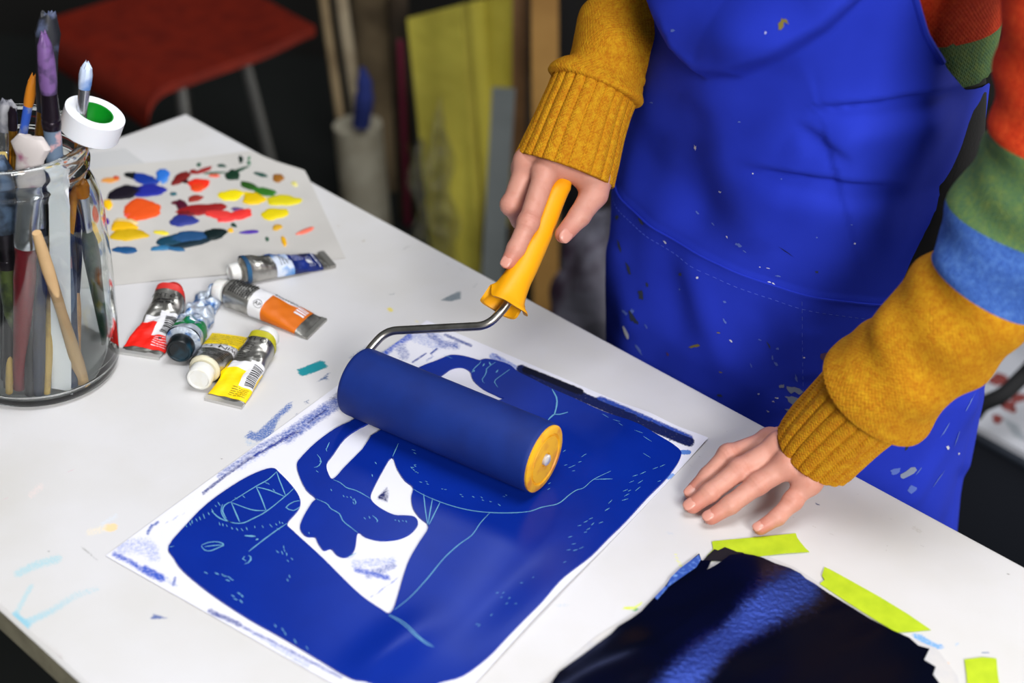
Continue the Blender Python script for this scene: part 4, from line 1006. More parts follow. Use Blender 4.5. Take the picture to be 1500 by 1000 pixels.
brush('thick grey-blue brush with purple bristles and dark ferrule, leaning right', (93, 58), -.024, (144, 569), .755, .845, .0076, .0072, .0068, hcol=SPL('splattered_handle', (96, 114, 136), (186, 150, 154), 75, .55, .62), fcol=M_dkfer, bcol=SPL('bristle_purple', (116, 84, 140), (66, 52, 84), 80), tip=.3, htaper=.7)
brush('thin brush with orange bristles and a blue-banded ferrule, leaning left', (49, 112), .012, (-25, 520), .80, .905, .0032, .0034, .0040, hcol=M_blk, fcol=SPL('ferrule_blue_band', (150, 158, 168), (50, 90, 190), 50, .5, .6), bcol=mat('bristle_orange', (206, 124, 20), .6), tip=.35)
brush('wide flat brush with pale bristles, silver ferrule and dark red handle', (53, 211), -.045, (30, 587), .605, .83, .0092, .0098, .0112, flat=.4, hcol=mat('dark_red_handle', (120, 24, 36), .3, noise=(20, (100, 18, 28), .4, .7)), fcol=M_silver, bcol=SPL('bristle_pale', (196, 188, 186), (150, 70, 110), 40, .52, .66), tip=.95, htaper=.55)
brush('slim brush with a blue-white tip rising through the roll of tape', (133, 93), .016, (84, 552), .83, .925, .0036, .0042, .0050, hcol=SPL('orange_handle', (196, 132, 36), (160, 100, 30)), fcol=M_silver, bcol=SPL('bristle_bluewhite', (190, 204, 228), (90, 130, 190), 40, .5, .7), tip=.35)
brush('dark green handled brush with a silver ferrule at the right of the jar', (115, 262), .0, (165, 505), .72, .905, .0072, .0042, .0056, hcol=SPL('green_handle', (26, 62, 44), (64, 84, 60), 70), fcol=M_silver, bcol=mat('bristle_amber', (196, 118, 20), .6), tip=.4)
brush('slim navy brush handle just right of the red handle', (58, 262), -.02, (57, 586), .80, .93, .0064, .0050, .005, hcol=M_navyh, fcol=M_silver, bcol=M_dkfer, htaper=.7)
brush('thin black brush handle half behind the red handle', (46, 255), -.012, (42, 590), .80, .93, .0056, .0044, .004, hcol=M_blk, fcol=M_silver, bcol=M_dkfer, htaper=.7)
brush('dark blue brush handle behind the right side of the white strip', (96, 268), .005, (112, 574), .80, .93, .0066, .0050, .005, hcol=SPL('deep_blue_handle', (40, 52, 78), (60, 74, 96)), fcol=M_dkfer, bcol=M_dkfer, htaper=.7)
brush('small brush with grey bristles at the far left of the jar mouth', (10, 148), .01, (4, 560), .82, .90, .0050, .0050, .0070, hcol=M_blk, fcol=M_silver, bcol=SPL('bristle_grey', (150, 150, 156), (96, 98, 110)), tip=.6)
brush('thin brush with a worn brass ferrule low at the left of the jar mouth', (18, 160), -.01, (28, 565), .79, .93, .0040, .0036, .0036, hcol=M_blk, fcol=M_brass, bcol=M_dkfer, tip=.5)
brush('fat blue-grey bristled brush pressed against the left of the jar', (-6, 232), -.03, (30, 560), .55, .70, .008, .008, .011, hcol=SPL('olive_handle', (90, 104, 50), (40, 50, 34)), fcol=M_dkfer, bcol=SPL('bristle_slate', (84, 104, 132), (40, 50, 66)), tip=.6)
brush('thin ochre stick standing behind the white strip', (82, 190), .01, (70, 587), 1.0, 1.0, .0036, .0030, .003, hcol=M_ochre, htaper=.9, cat_='stick', name='wooden_stick', grp=None)
brush('pale stick slanting from the left edge of the jar', (3, 226), -.02, (48, 560), 1.0, 1.0, .0042, .0040, .003, hcol=mat('pale_stick', (200, 178, 110), .6), htaper=.9, cat_='stick', name='wooden_stick', grp=None)
brush('short pale wooden dowel slanting in front of the white strip', (54, 342), -.064, (138, 571), 1.0, 1.0, .0052, .0040, .004, hcol=M_tan, htaper=1.0, cat_='stick', name='wooden_stick', grp=None)
brush('thin tan stick near the foot of the grey-blue brush', (112, 430), .0, (120, 573), 1.0, 1.0, .0038, .0030, .003, hcol=SPL('tan_stick', (196, 150, 96), (170, 128, 80)), htaper=.8, cat_='stick', name='wooden_stick', grp=None)
brush('thin pale stick at the lower left foot of the jar', (16, 440), -.03, (6, 590), 1.0, 1.0, .0034, .0030, .003, hcol=M_ochre, htaper=.9, cat_='stick', name='wooden_stick', grp=None)
for i_, (tp_, dy_, bt_) in enumerate((((30, 262), .02, (20, 556)), ((72, 258), .03, (78, 550)), ((112, 280), .03, (104, 540)), ((14, 268), -.01, (14, 572)), ((60, 250), .035, (60, 500)))):
    brush(('dark slate brush handle behind the dark red handle', 'dark brush handle directly behind the top of the white strip', 'dark brush handle behind the grey-blue brush', 'dark grey brush handle left of the dark red handle', 'black brush handle deepest in the middle of the jar')[i_], tp_, dy_, bt_, .80, .92, .0066, .0054, .0062, hcol=(M_navyh, M_blk)[i_ % 2], fcol=M_dkfer, bcol=SPL('bristle_soot', (34, 36, 40), (70, 74, 84)), htaper=.75)
# white strip
Bq, Tq = at(90, 572, ZT + .0072), yplane(85, 244, -.026)
D_ = (Tq - Bq) / np.linalg.norm(Tq - Bq); Ms = basis(D_, np.cross(D_, FWD), Bq)
b = MB(); b.box((0, 0, np.linalg.norm(Tq - Bq) / 2), .0165, .0012, np.linalg.norm(Tq - Bq), Ms)
tag(b.build('card_strip', mat('white_card', (244, 246, 250), .6), loc=Bq, smooth=False), 'blank white card strip standing upright in the jar', 'strip')
# tape roll
axd = UZ * math.cos(math.radians(21)) + np.array([1, 0, 0]) * math.sin(math.radians(21))
tc_ = yplane(135, 179, .016)
tr = thing('tape_roll', 'roll of white tape with a green core resting on the jar rim', 'tape', tc_ - axd * .0095)
Mt = basis(axd, (0, 1, 0), tc_ - axd * .0095)
b = MB(); b.lathe([(.0150, .0), (.0240, .0), (.0246, .0006), (.0246, .0184), (.0246, .019), (.0150, .019)], Mt, 64); b.build('tape', mat('white_tape', (232, 234, 240), .5, sub=.05), tr, angle=30)
b = MB(); b.lathe([(.0152, .0003), (.0152, .0187), (.0140, .0187), (.0138, .0003), (.0152, .0003)], Mt, 48); b.build('core', mat('green_core', (10, 140, 34), .35), tr, angle=30)['label'] = 'green plastic core'
# ============================================================ BACK OF THE STUDIO
def pw(px, py, y):
    d = ray(px, py); return CAM + d * ((y - CAM[1]) / d[1])
# red chair
cL, cF, cR = at(88, 22, .455), at(246, 122, .455), at(462, 46, .455)
va, vb = cF - cL, cR - cF
ch = thing('chair', 'low red moulded chair with grey tube legs behind the table', 'chair', (cL + cR) / 2 * (1, 1, 0))
na, nb = 24, 40
A_ = np.linspace(0, 1, na); Bv = np.linspace(-.24, 1.0, nb)
G = np.zeros((nb, na, 3)); vbn = vb / np.linalg.norm(vb); LB_ = np.linalg.norm(vb)
for i, bb in enumerate(Bv):
    s_ = bb * LB_
    rc = .045                                          # waterfall front
    if s_ < 0:
        th_ = min(-s_ / rc, pi / 2 * .92); ex = max(0, -s_ - rc * pi / 2 * .92)
        f, z = -rc * math.sin(th_) , -rc * (1 - math.cos(th_)) - ex
    else: f, z = s_, .010 * smooth01((s_ / LB_ - .6) / .4)
    dish = -.008 * np.sin(pi * A_) * (bb > 0) * math.sin(pi * min(max(bb, 0), 1))
    G[i] = cL + A_[:, None] * va + vbn * f + UZ * (z + dish)[:, None]
M_red = mat('red_moulded_seat', (116, 27, 10), .5, noise=(30, (98, 20, 8), .4, .7), bump=(120, .15, .001))
b = MB(); b.grid(G); b.grid(G - UZ * .018 - 0 * vbn, flip=True)
rim2 = lambda Q: np.concatenate([Q[0, :], Q[1:, -1], Q[-1, -2::-1], Q[-2:0:-1, 0]])
b.grid([rim2(G), rim2(G - UZ * .018)], True, flip=True); b.build('seat', M_red, ch, angle=60)
M_tube = mat('grey_chair_tube', (120, 120, 118), .4, .7)
for f, g, dx, dy in ((.93, .55, .085, .02), (.93, .12, .05, -.06), (.08, .12, -.07, -.05), (.10, .8, -.05, .08)):
    p0 = cL + va * f + vb * g - UZ * .018; p1 = np.array([p0[0] + dx, p0[1] + dy, 0.0])
    b = MB(); b.tube([p0, p0 * .6 + p1 * .4, p1], .0105, 12); b.build('leg', M_tube, ch)
p0, p1, p2, p3 = (cL + va * f + vb * g - UZ * .02 for f, g in ((.93, .12), (.93, .55), (.10, .8), (.08, .12)))
b = MB(); b.tube([p0, p1], .009, 10); b.tube([p2, p3], .009, 10); b.tube([p0, p3], .009, 10); b.build('under_frame', M_tube, ch)
bk = cL + vb * 1.02; bk2 = cF + vb * 1.02
# leaning things against the back of the room
def leaner(name, label, cat_, top, bot, y0, y1, r, m, n=14, flat=None, group=None):
    """long round or flat thing from the floor up along the photo line top->bot; y0/y1 distances of its upper and lower end"""
    a = pw(*top, y0); c = pw(*bot, y1); d = (a - c) / (a[2] - c[2])
    foot = c - d * (c[2] - .002); head = a + d * (.25 if top[1] <= 0 else 0)
    b = MB()
    if flat is None: b.tube(np.linspace(foot, head, 12), r, n)
    else:
        Mx = basis(head - foot, (1, 0, 0), foot); b.box((0, 0, np.linalg.norm(head - foot) / 2), flat[0], flat[1], np.linalg.norm(head - foot), Mx)
    o = b.build(name, m, loc=foot, smooth=flat is None); tag(o, label, cat_, group); return o
M_canv = mat('canvas_cream', (176, 170, 152), .9, noise=(14, (140, 132, 112), .35, .7), bump=(60, .4, .004))
M_beige = mat('beige_stick', (170, 148, 112), .8, noise=(10, (120, 98, 70), .4, .7))
M_brown = mat('brown_cloth', (134, 116, 88), .9, noise=(9, (90, 76, 56), .35, .65), bump=(20, .5, .01))
M_wood1 = mat('reddish_wood', (140, 104, 70), .6, noise=(8, (108, 78, 50), .4, .7)); M_wood2 = mat('pine_wood', (190, 144, 78), .6, noise=(6, (160, 116, 58), .4, .7))
leaner('fabric_roll', 'thick cream canvas roll standing on the floor behind the table edge', 'roll', (524, 182), (536, 300), 2.62, 2.62, .045, M_canv, 24)
leaner('wooden_stick', 'leftmost beige stick leaning beside the dark doorway gap', 'stick', (474, 0), (500, 180), 2.75, 2.72, .009, M_beige)
leaner('wooden_stick', 'second beige stick, wider and paler, leaning above the cream canvas roll', 'stick', (500, 0), (526, 180), 2.72, 2.70, .012, mat('pale_beige_stick', (184, 168, 140), .8, noise=(10, (130, 112, 86), .4, .7)))
leaner('fabric_roll', 'brown cloth roll standing behind the beige sticks', 'roll', (548, 0), (568, 300), 2.90, 2.90, .046, M_brown, 24)
leaner('fabric_roll', 'darker brown cloth roll squeezed against the yellow sheet', 'roll', (582, 0), (598, 320), 2.78, 2.76, .020, mat('dark_brown_cloth', (76, 62, 46), .9, noise=(9, (46, 38, 30), .35, .65)), 18)
leaner('cardboard_tube', 'narrow magenta tube standing left of the yellow sheet', 'tube', (586, 60), (590, 155), 2.73, 2.73, .006, mat('magenta_tube', (130, 36, 66), .7))
b = MB(); c = pw(532, 135, 2.58); b.tube(spline(np.array([pw(529, 182, 2.58), pw(533, 150, 2.57), pw(534, 125, 2.575), pw(530, 98, 2.59)]), 16), np.array([.016] * 4 + [.017] * 4 + [.014] * 4 + [.010, .008, .006, .003]), 16)
tag(b.build('blue_rag', mat('blue_rag_cloth', (30, 44, 110), .9), loc=pw(529, 182, 2.58)), 'dark blue rag tucked into the top of the cream canvas roll', 'rag')
# yellow film sheets
M_film = mat('yellow_film', (206, 194, 80), .35, spec=.5, noise=(5, (186, 174, 72), .35, .7), bump=(10, .6, .02), sub=.05)
G = []
for i, v in enumerate(np.linspace(0, 1, 40)):
    row = []
    for j, u in enumerate(np.linspace(0, 1, 40)):
        x = 596 + 44 * v + u * (752 - 596 - 44 * v * .6); y_ = 28 - 40 * u + v * (450 - 28)
        yy = 2.58 - .06 * v + .22 * smooth01((u - .50) / .22) + .004 * math.sin(u * 14 + v * 3)
        row.append(pw(x, y_, yy))
    G.append(row)
G = np.array(G); b = MB(); b.grid(G, flip=True); b.grid(G + np.array([0, .004, 0]), flip=False)
b.grid([rim2(G), rim2(G + np.array([0, .004, 0]))], True)
tag(b.build('film_sheet', M_film, loc=G[-1].mean(0)), 'large folded translucent yellow plastic sheet leaning behind the table', 'sheet')
G = []
for v in np.linspace(0, 1, 44):
    G.append([pw(596 + 22 * v + 60 * u + 6 * math.sin(v * 17 + u * 4), 190 + 230 * v + (1 - v) * (34 * math.sin(u * 5.1) + 22 * math.sin(u * 12.7 + 1)), 2.50 + .012 * math.sin(u * 15 + v * 22) + .010 * math.sin(u * 31 - v * 41) - .02 * math.sin(pi * u)) for u in np.linspace(0, 1, 36)])
G = np.array(G); b = MB(); b.grid(G)
tag(b.build('plastic_bag', mat('clear_crinkled_film', (190, 190, 170), .18, trans=.75, ior=1.2, alpha=.55), loc=G[-1].mean(0)), 'crinkled clear plastic bag in front of the lower yellow sheet', 'bag')
leaner('board', 'narrow grey-green board leaning between the yellow sheet and the posts', 'board', (738, 130), (722, 400), 2.52, 2.46, .01, mat('grey_green_board', (132, 138, 138), .7, noise=(8, (116, 122, 122), .4, .7)), flat=(.040, .016))
leaner('wooden_post', 'reddish brown wooden post standing left of the lighter pine post', 'post', (762, 0), (758, 380), 2.62, 2.58, .01, M_wood1, flat=(.026, .03))
leaner('wooden_post', 'light pine post running down behind the yellow roller handle', 'post', (798, 0), (800, 430), 2.55, 2.45, .01, M_wood2, flat=(.046, .03))
leaner('metal_post', 'black upright bar between the pine post and the mustard sleeve', 'post', (834, 0), (838, 420), 2.60, 2.55, .01, mat('black_bar', (12, 13, 16), .5), flat=(.028, .02))
leaner('wooden_post', 'brown wooden post half hidden behind the mustard sleeve', 'post', (868, 40), (872, 420), 2.9, 2.88, .01, mat('mid_brown_wood', (110, 76, 44), .65, noise=(6, (90, 60, 34), .4, .7)), flat=(.05, .03))
# rag heap seen between the posts and the apron
def lump(name, label, cat_, c, R, m, seed):
    rg = np.random.default_rng(seed); ph = rg.uniform(0, 6, 8); th = np.linspace(0.02, pi - .02, 30); fi = np.linspace(0, 2 * pi, 44, endpoint=False)
    T, Fi = np.meshgrid(th, fi, indexing='ij'); rr = 1 + .10 * np.sin(3 * Fi + ph[0] + 2 * T) + .08 * np.sin(5 * Fi - 4 * T + ph[1]) + .06 * np.sin(9 * Fi + 7 * T + ph[2])
    G = np.stack([rr * np.sin(T) * np.cos(Fi) * R[0], rr * np.sin(T) * np.sin(Fi) * R[1], np.cos(T) * rr * R[2]], -1) + c
    G[..., 2] = np.maximum(G[..., 2], .001); b = MB(); b.grid(G, True, 0, (True, True))
    return tag(b.build(name, m, loc=(c[0], c[1], 0)), label, cat_)
c = pw(862, 372, 2.28); lump('rag_heap', 'pale lavender-grey heap of paint rags behind the roller handle', 'rags', np.array([c[0] + .03, 2.27, .15]), (.085, .06, .15), mat('lavender_rags', (120, 118, 132), .9, noise=(9, (60, 40, 58), .5, .64), bump=(30, .6, .01)), 4)
lump('rag_heap', 'dark heap of rags on the floor under the pale rags', 'rags', np.array([c[0] + .12, 2.52, .11]), (.11, .07, .11), mat('dark_rags', (44, 38, 46), .9, noise=(12, (100, 30, 30), .6, .7), bump=(30, .6, .01)), 9)
# right: printed sheet on a dark box, tote bag
q0, q1 = at(1432, 624, .36), at(1512, 668, .36); eu = (q1 - q0) / np.linalg.norm(q1 - q0); ev = np.array([-eu[1], eu[0], 0])
o0 = q0 - eu * .10
box_ = thing('storage_box', 'dark storage box on the floor right of the apron', 'box', (o0 + eu * .3 + ev * .2) * (1, 1, 0))
Mx = basis(UZ, eu, (o0[0], o0[1], 0)); b = MB(); b.box((.3, .20, .172), .60, .40, .344, Mx); b.build('box_body', mat('dark_navy_box', (26, 30, 40), .7), box_, smooth=False)
b = MB(); b.box((.3, .20, .3470), .62, .42, .006, Mx); b.build('lid', mat('dark_navy_lid', (30, 36, 46), .6), box_, smooth=False)
pp = thing('printed_sheet', 'pale printed sheet with dark red pictures lying on the dark box', 'paper', o0 + eu * .3 + ev * .2 + UZ * (-.009))
b = MB(); b.box((.3, .20, .3555), .60, .40, .009, Mx); b.build('paper_stack', mat('newsprint', (178, 180, 188), .8), pp, smooth=False)
b = MB(); RG2 = np.random.default_rng(3)
def on_sheet(px, py): 
    w = at(px, py, .3604); return w
for (x, y, rx, ry) in ((1461, 614, 8, 7), (1478, 594, 11, 7), (1492, 582, 12, 7), (1468, 590, 6, 4), (1484, 601, 6, 4), (1462, 556, 14, 9)):
    a = np.linspace(0, 2 * pi, 14, endpoint=False); r = 1 + .2 * RG2.standard_normal(14) * .6
    b.add([on_sheet(x + rx * k * math.cos(t), y + ry * k * math.sin(t)) for k, t in zip(r, a)], [tuple(range(14))[::-1]])
b.build('picture', mat('dark_red_print', (120, 52, 50), .8, noise=(60, (160, 90, 84), .5, .7)), pp)['label'] = 'dark red printed pictures'
b = MB()
for k in range(9):
    x0, y0 = 1470 + 2 * k, 612 + 3.4 * k
    if k < 8: b.add([on_sheet(x0, y0), on_sheet(x0 + 22, y0 + 11), on_sheet(x0 + 21.5, y0 + 12), on_sheet(x0 - .5, y0 + 1)], [(0, 1, 2, 3)])
b.build('text_lines', mat('grey_print', (130, 140, 148), .8), pp)['label'] = 'grey rows of small print'
bag = thing('tote_bag', 'black bag at the right frame edge, its strap arching over the printed sheet', 'bag', at(1600, 620, .36) * (1, 1, 0))
c = at(1600, 600, .30); b = MB(); b.box((c[0] + .02, c[1], .361 + .09), .10, .22, .18, None); b.build('bag_body', mat('black_bag_cloth', (14, 15, 18), .8), bag, bevel=.02)
b = MB(); b.tube(spline(np.array([at(1428, 606, .40), at(1440, 592, .42), at(1470, 577, .44), at(1500, 549, .46), at(1540, 510, .50), at(1600, 500, .50), at(1620, 560, .46)]), 40), .0105, 12); b.build('strap', mat('black_bag_cloth', (14, 15, 18), .8), bag)
# ============================================================ THE PRINTMAKER
person = thing('person', 'person in striped wool sweater and blue apron, one hand rolling, other flat on table', 'person', Wd(-.635, .17, 0))
c1, c2, c3 = (206, 148, 26), (172, 104, 14), (224, 176, 40)
K_must = knit_mat('mustard_wool', (194, 136, 22), (178, 108, 16), (206, 156, 28))
K_blue = knit_mat('blue_wool', (64, 102, 178), (52, 86, 160), (84, 124, 192))
K_green = knit_mat('green_wool', (98, 130, 76), (78, 112, 84), (122, 142, 74))
K_red = knit_mat('red_wool', (208, 62, 26), (184, 48, 20), (220, 82, 36))
M_skin = None
def skin_mat():
    m, nt, b = nt_new('skin'); L = nt.links.new
    a = nt.nodes.new('ShaderNodeAttribute'); a.attribute_name = 'flush'
    mx = nt.nodes.new('ShaderNodeMix'); mx.data_type = 'RGBA'; mx.inputs[6].default_value = lin(206, 148, 130); mx.inputs[7].default_value = lin(186, 98, 80)
    L(a.outputs['Fac'], mx.inputs[0])
    tc = nt.nodes.new('ShaderNodeTexCoord'); n = nt.nodes.new('ShaderNodeTexNoise'); n.inputs['Scale'].default_value = 130; n.inputs['Detail'].default_value = 6
    L(tc.outputs['Object'], n.inputs['Vector'])
    m2 = nt.nodes.new('ShaderNodeMix'); m2.data_type = 'RGBA'; m2.inputs[7].default_value = lin(192, 124, 104)
    mr = nt.nodes.new('ShaderNodeMapRange'); mr.inputs[1].default_value = .5; mr.inputs[2].default_value = .95; L(n.outputs['Fac'], mr.inputs[0]); L(mr.outputs[0], m2.inputs[0])
    L(mx.outputs[2], m2.inputs[6]); L(m2.outputs[2], b.inputs['Base Color'])
    n3 = nt.nodes.new('ShaderNodeTexNoise'); n3.inputs['Scale'].default_value = 900; n3.inputs['Detail'].default_value = 3; L(tc.outputs['Object'], n3.inputs['Vector'])
    bp = nt.nodes.new('ShaderNodeBump'); bp.inputs['Strength'].default_value = .18; bp.inputs['Distance'].default_value = .0006; L(n3.outputs['Fac'], bp.inputs['Height']); L(bp.outputs[0], b.inputs['Normal'])
    b.inputs['Roughness'].default_value = .5; b.inputs['Specular IOR Level'].default_value = .4
    b.inputs['Subsurface Weight'].default_value = .12; b.inputs['Subsurface Radius'].default_value = (.010, .004, .002); b.inputs['Subsurface Scale'].default_value = .5
    return m
M_skin = skin_mat(); M_nail = mat('fingernail', (212, 150, 134), .28, spec=.5, sub=.1)

# ---- joints (world)
LW = at(1190, 660, ZT + .047)                                   # left wrist
def J(px, py, h): return at(px, py, ZT + h)
LH = dict(
    index=[J(1127, 647, .032), J(1067, 667, .0290), J(1038, 697, .0175), J(1014, 721, .0085)],
    middle=[J(1142, 654, .046), J(1083, 688, .0310), J(1040, 721, .0185), J(1015, 740, .0088)],
    ring=[J(1155, 680, .044), J(1110, 709, .0290), J(1070, 739, .0175), J(1042, 757, .0085)],
    little=[J(1184, 704, .036), J(1161, 734, .0235), J(1139, 757, .0150), J(1114, 773, .0078)])
RWp = atd(834, 208, 1.376)
RH = dict(
    index=[atd(799, 252, 1.3620), atd(774, 326, 1.3450), atd(756, 364, 1.3430), atd(745, 383, 1.3420)],
    middle=[atd(775, 236, 1.374), atd(750, 300, 1.376), atd(762, 322, 1.391), atd(790, 324, 1.393)],
    ring=[atd(771, 246, 1.388), atd(757, 292, 1.394), atd(778, 310, 1.404), atd(803, 307, 1.398)],
    little=[atd(780, 250, 1.400), atd(776, 282, 1.408), atd(792, 297, 1.412), atd(814, 292, 1.402)])
RAD = dict(index=(.0100, .0088, .0078, .0066), middle=(.0110, .0090, .0080, .0068), ring=(.0104, .0085, .0075, .0064), little=(.0092, .0076, .0067, .0058))
def nail_frame(J_, up):
    d = J_[3] - J_[2]; d = d / np.linalg.norm(d); u = up - d * (up @ d); u /= np.linalg.norm(u); return d, u, np.cross(d, u)
class Hand:
    def __init__(s, H, wrist, fore, thumb, trad, up, extra, rad_w=.019):
        s.H, s.w, s.fore, s.th, s.tr, s.up, s.extra, s.rw = H, wrist, fore, thumb, trad, up, extra, rad_w
        s.nails = []
        for k, v in list(H.items()) + [('thumb', thumb)]:
            u = up[k] if isinstance(up, dict) else up
            d, uu, sd = nail_frame(v, np.asarray(u, float)); r = RAD[k][3] if k != 'thumb' else trad[3]
            c = v[3] + d * r * .22 + uu * r * .62
            s.nails.append((c, d, uu, sd, r))
    def sdf(s, X):
        D = None
        fing = []
        for k, v in s.H.items():
            r = RAD[k]
            f = cone(X, v[0], v[1], r[0], r[1]); f = smin(f, cone(X, v[1], v[2], r[1], r[2]), .003); f = smin(f, cone(X, v[2], v[3], r[2], r[3]), .003)
            f = smin(f, np.linalg.norm(X - (v[1] + s.upk(k) * .0012).astype(np.float32), axis=1) - r[1] * .98, .004)     # knuckle
            # skin folds over the middle joint and the last joint
            for j, amp in ((1, .0009), (2, .0005)):
                ax = v[j + 1] - v[j - 1]; ax = (ax / np.linalg.norm(ax)).astype(np.float32); q = X - v[j].astype(np.float32)
                g = np.exp(-(np.linalg.norm(q, axis=1) / (r[j] * 1.15)) ** 4) * np.clip(q @ s.upk(k).astype(np.float32) / r[j], 0, 1)
                f = f + amp * g * np.sin((q @ ax) * 2 * pi / .0031)
            fing.append(f)
        palm = None
        for k, v in s.H.items():
            a = s.w + (v[0] - s.w) * .12 + s.side(k) * .011
            p = cone(X, a, v[0], s.rw * (.62 if k == 'index' else .8), RAD[k][0] * 1.02)
            palm = p if palm is None else smin(palm, p, .012)
        for (a, b_, ra, rb) in s.extra: palm = smin(palm, cone(X, a, b_, ra, rb), .010)
        palm = smin(palm, cone(X, s.w, s.fore, s.rw, s.rw * 1.25), .012)
        for k, v in s.H.items():                              # tendons to the knuckles
            palm = smin(palm, np.linalg.norm(X - (v[0] + s.upk(k) * .003).astype(np.float32), axis=1) - RAD[k][0] * .92, .007)
        D = palm
        for f in fing: D = smin(D, f, .0045)
        t, r = s.th, s.tr
        f = cone(X, t[0], t[1], r[0], r[1]); f = smin(f, cone(X, t[1], t[2], r[1], r[2]), .004); f = smin(f, cone(X, t[2], t[3], r[2], r[3]), .003)
        D = smin(D, f, .008)
        for c, d, u, sd, rr in s.nails: D = np.minimum(D, s.nail(X, c, d, u, sd, rr))
        return D
    def nail(s, X, c, d, u, sd, r):
        q = X - c.astype(np.float32); R_ = np.array([r * .92, r * .77, r * .36], np.float32)
        M_ = np.stack([d, sd, u], 1)
        return ellip(X, c, R_, M_) + .0000
    def upk(s, k): return np.asarray(s.up[k] if isinstance(s.up, dict) else s.up, float)
    def side(s, k):
        a = s.H['index'][0] - s.H['little'][0]; a /= np.linalg.norm(a); return a * dict(index=.9, middle=.35, ring=-.25, little=-.85)[k]
    def mesh(s, h=.0012):
        pts = np.array([p for v in s.H.values() for p in v] + list(s.th) + [s.w, s.fore]); lo, hi = pts.min(0) - .03, pts.max(0) + .03
        P_, F_ = nets(s.sdf, lo, hi, h)
        fl = np.zeros(len(P_)); nm = np.zeros(len(P_), bool)
        for k, v in list(s.H.items()) + [('thumb', s.th)]:
            for j, a, w in ((0, .30, .013), (1, .55, .009), (2, .3, .007), (3, .75, .011)): fl = np.maximum(fl, a * np.exp(-(np.linalg.norm(P_ - v[j], axis=1) / w) ** 2))
        for c, d, u, sd, r in s.nails: pass
        return P_, F_, fl, nm
# left hand, flat on the table
th = [at(1172, 652, ZT + .030), at(1142, 644, ZT + .021), at(1108, 655, ZT + .0115), at(1082, 667, ZT + .0085)]
lfore = plane_t(1245, 607, -.048)
LHAND = Hand(LH, LW, lfore, th, (.013, .0105, .009, .0075), UZ + np.array([0, -.15, 0]), [(LW + E * .004, LH['little'][0], .018, .0105)])
# right hand round the handle
rfore = atd(848, 170, 1.385)
tcam = -FWD
rth = [atd(868, 258, 1.374), atd(870, 284, 1.366), atd(849, 316, 1.3570), atd(826, 343, 1.3510)]
upR = dict(index=tcam * .9 - RIGHT * .25 + UPV * .2, middle=-RIGHT + tcam * .5, ring=-RIGHT + FWD * .2, little=-RIGHT + FWD, thumb=tcam + RIGHT * .55)
RHAND = Hand(RH, RWp, rfore, rth, (.0150, .0118, .0094, .0078), upR, [(atd(838, 222, 1.372), atd(872, 258, 1.372), .020, .0150), (atd(815, 240, 1.372), atd(858, 246, 1.370), .0125, .0120)])
pl_, fl_, xl_, nl_ = LHAND.mesh(); pr_, fr_, xr_, nr_ = RHAND.mesh()

# ---- rest of the body (mostly under the clothes)
SH_L, SH_R = Wd(-.42, .03, 1.365), Wd(-.80, .03, 1.365)
EL_L = plane_t(1490, 345, -.005); EL_R = atd(1010, -130, 1.455)
# arm paths, cuff to shoulder
lc = [plane_t(1194, 661, -.056), plane_t(1212, 640, -.053), plane_t(1240, 612, -.049), plane_t(1268, 586, -.046), plane_t(1292, 565, -.044)]
lp = [plane_t(1280, 576, -.045), plane_t(1302, 557, -.043), plane_t(1345, 520, -.036), plane_t(1400, 465, -.026), plane_t(1452, 402, -.014), plane_t(1496, 315, -.006), plane_t(1556, 200, -.002), plane_t(1578, 60, 0), plane_t(1590, -70, .01), SH_L]
rc = [atd(827, 249, 1.384), atd(837, 221, 1.384), atd(850, 184, 1.385), atd(863, 150, 1.386), atd(874, 122, 1.387)]
rp = [atd(869, 134, 1.387), atd(878, 112, 1.388), atd(891, 84, 1.391), atd(919, 51, 1.398), atd(944, 15, 1.408), atd(980, -38, 1.425), EL_R, EL_R * .62 + SH_R * .38 + N * .01, EL_R * .25 + SH_R * .75, SH_R]
HIP = Wd(-.635, .17, .90); CH = Wd(-.625, .085, 1.25); NK = Wd(-.615, .0, 1.44); HD = Wd(-.615, -.075, 1.575)
f32 = lambda p: np.asarray(p, np.float32)
RB_ = np.stack([E, N, UZ], 1)
FACE = -N * math.cos(.65) - UZ * math.sin(.65); HUP = UZ * math.cos(.65) - N * math.sin(.65); HM = np.stack([E, FACE, HUP], 1)
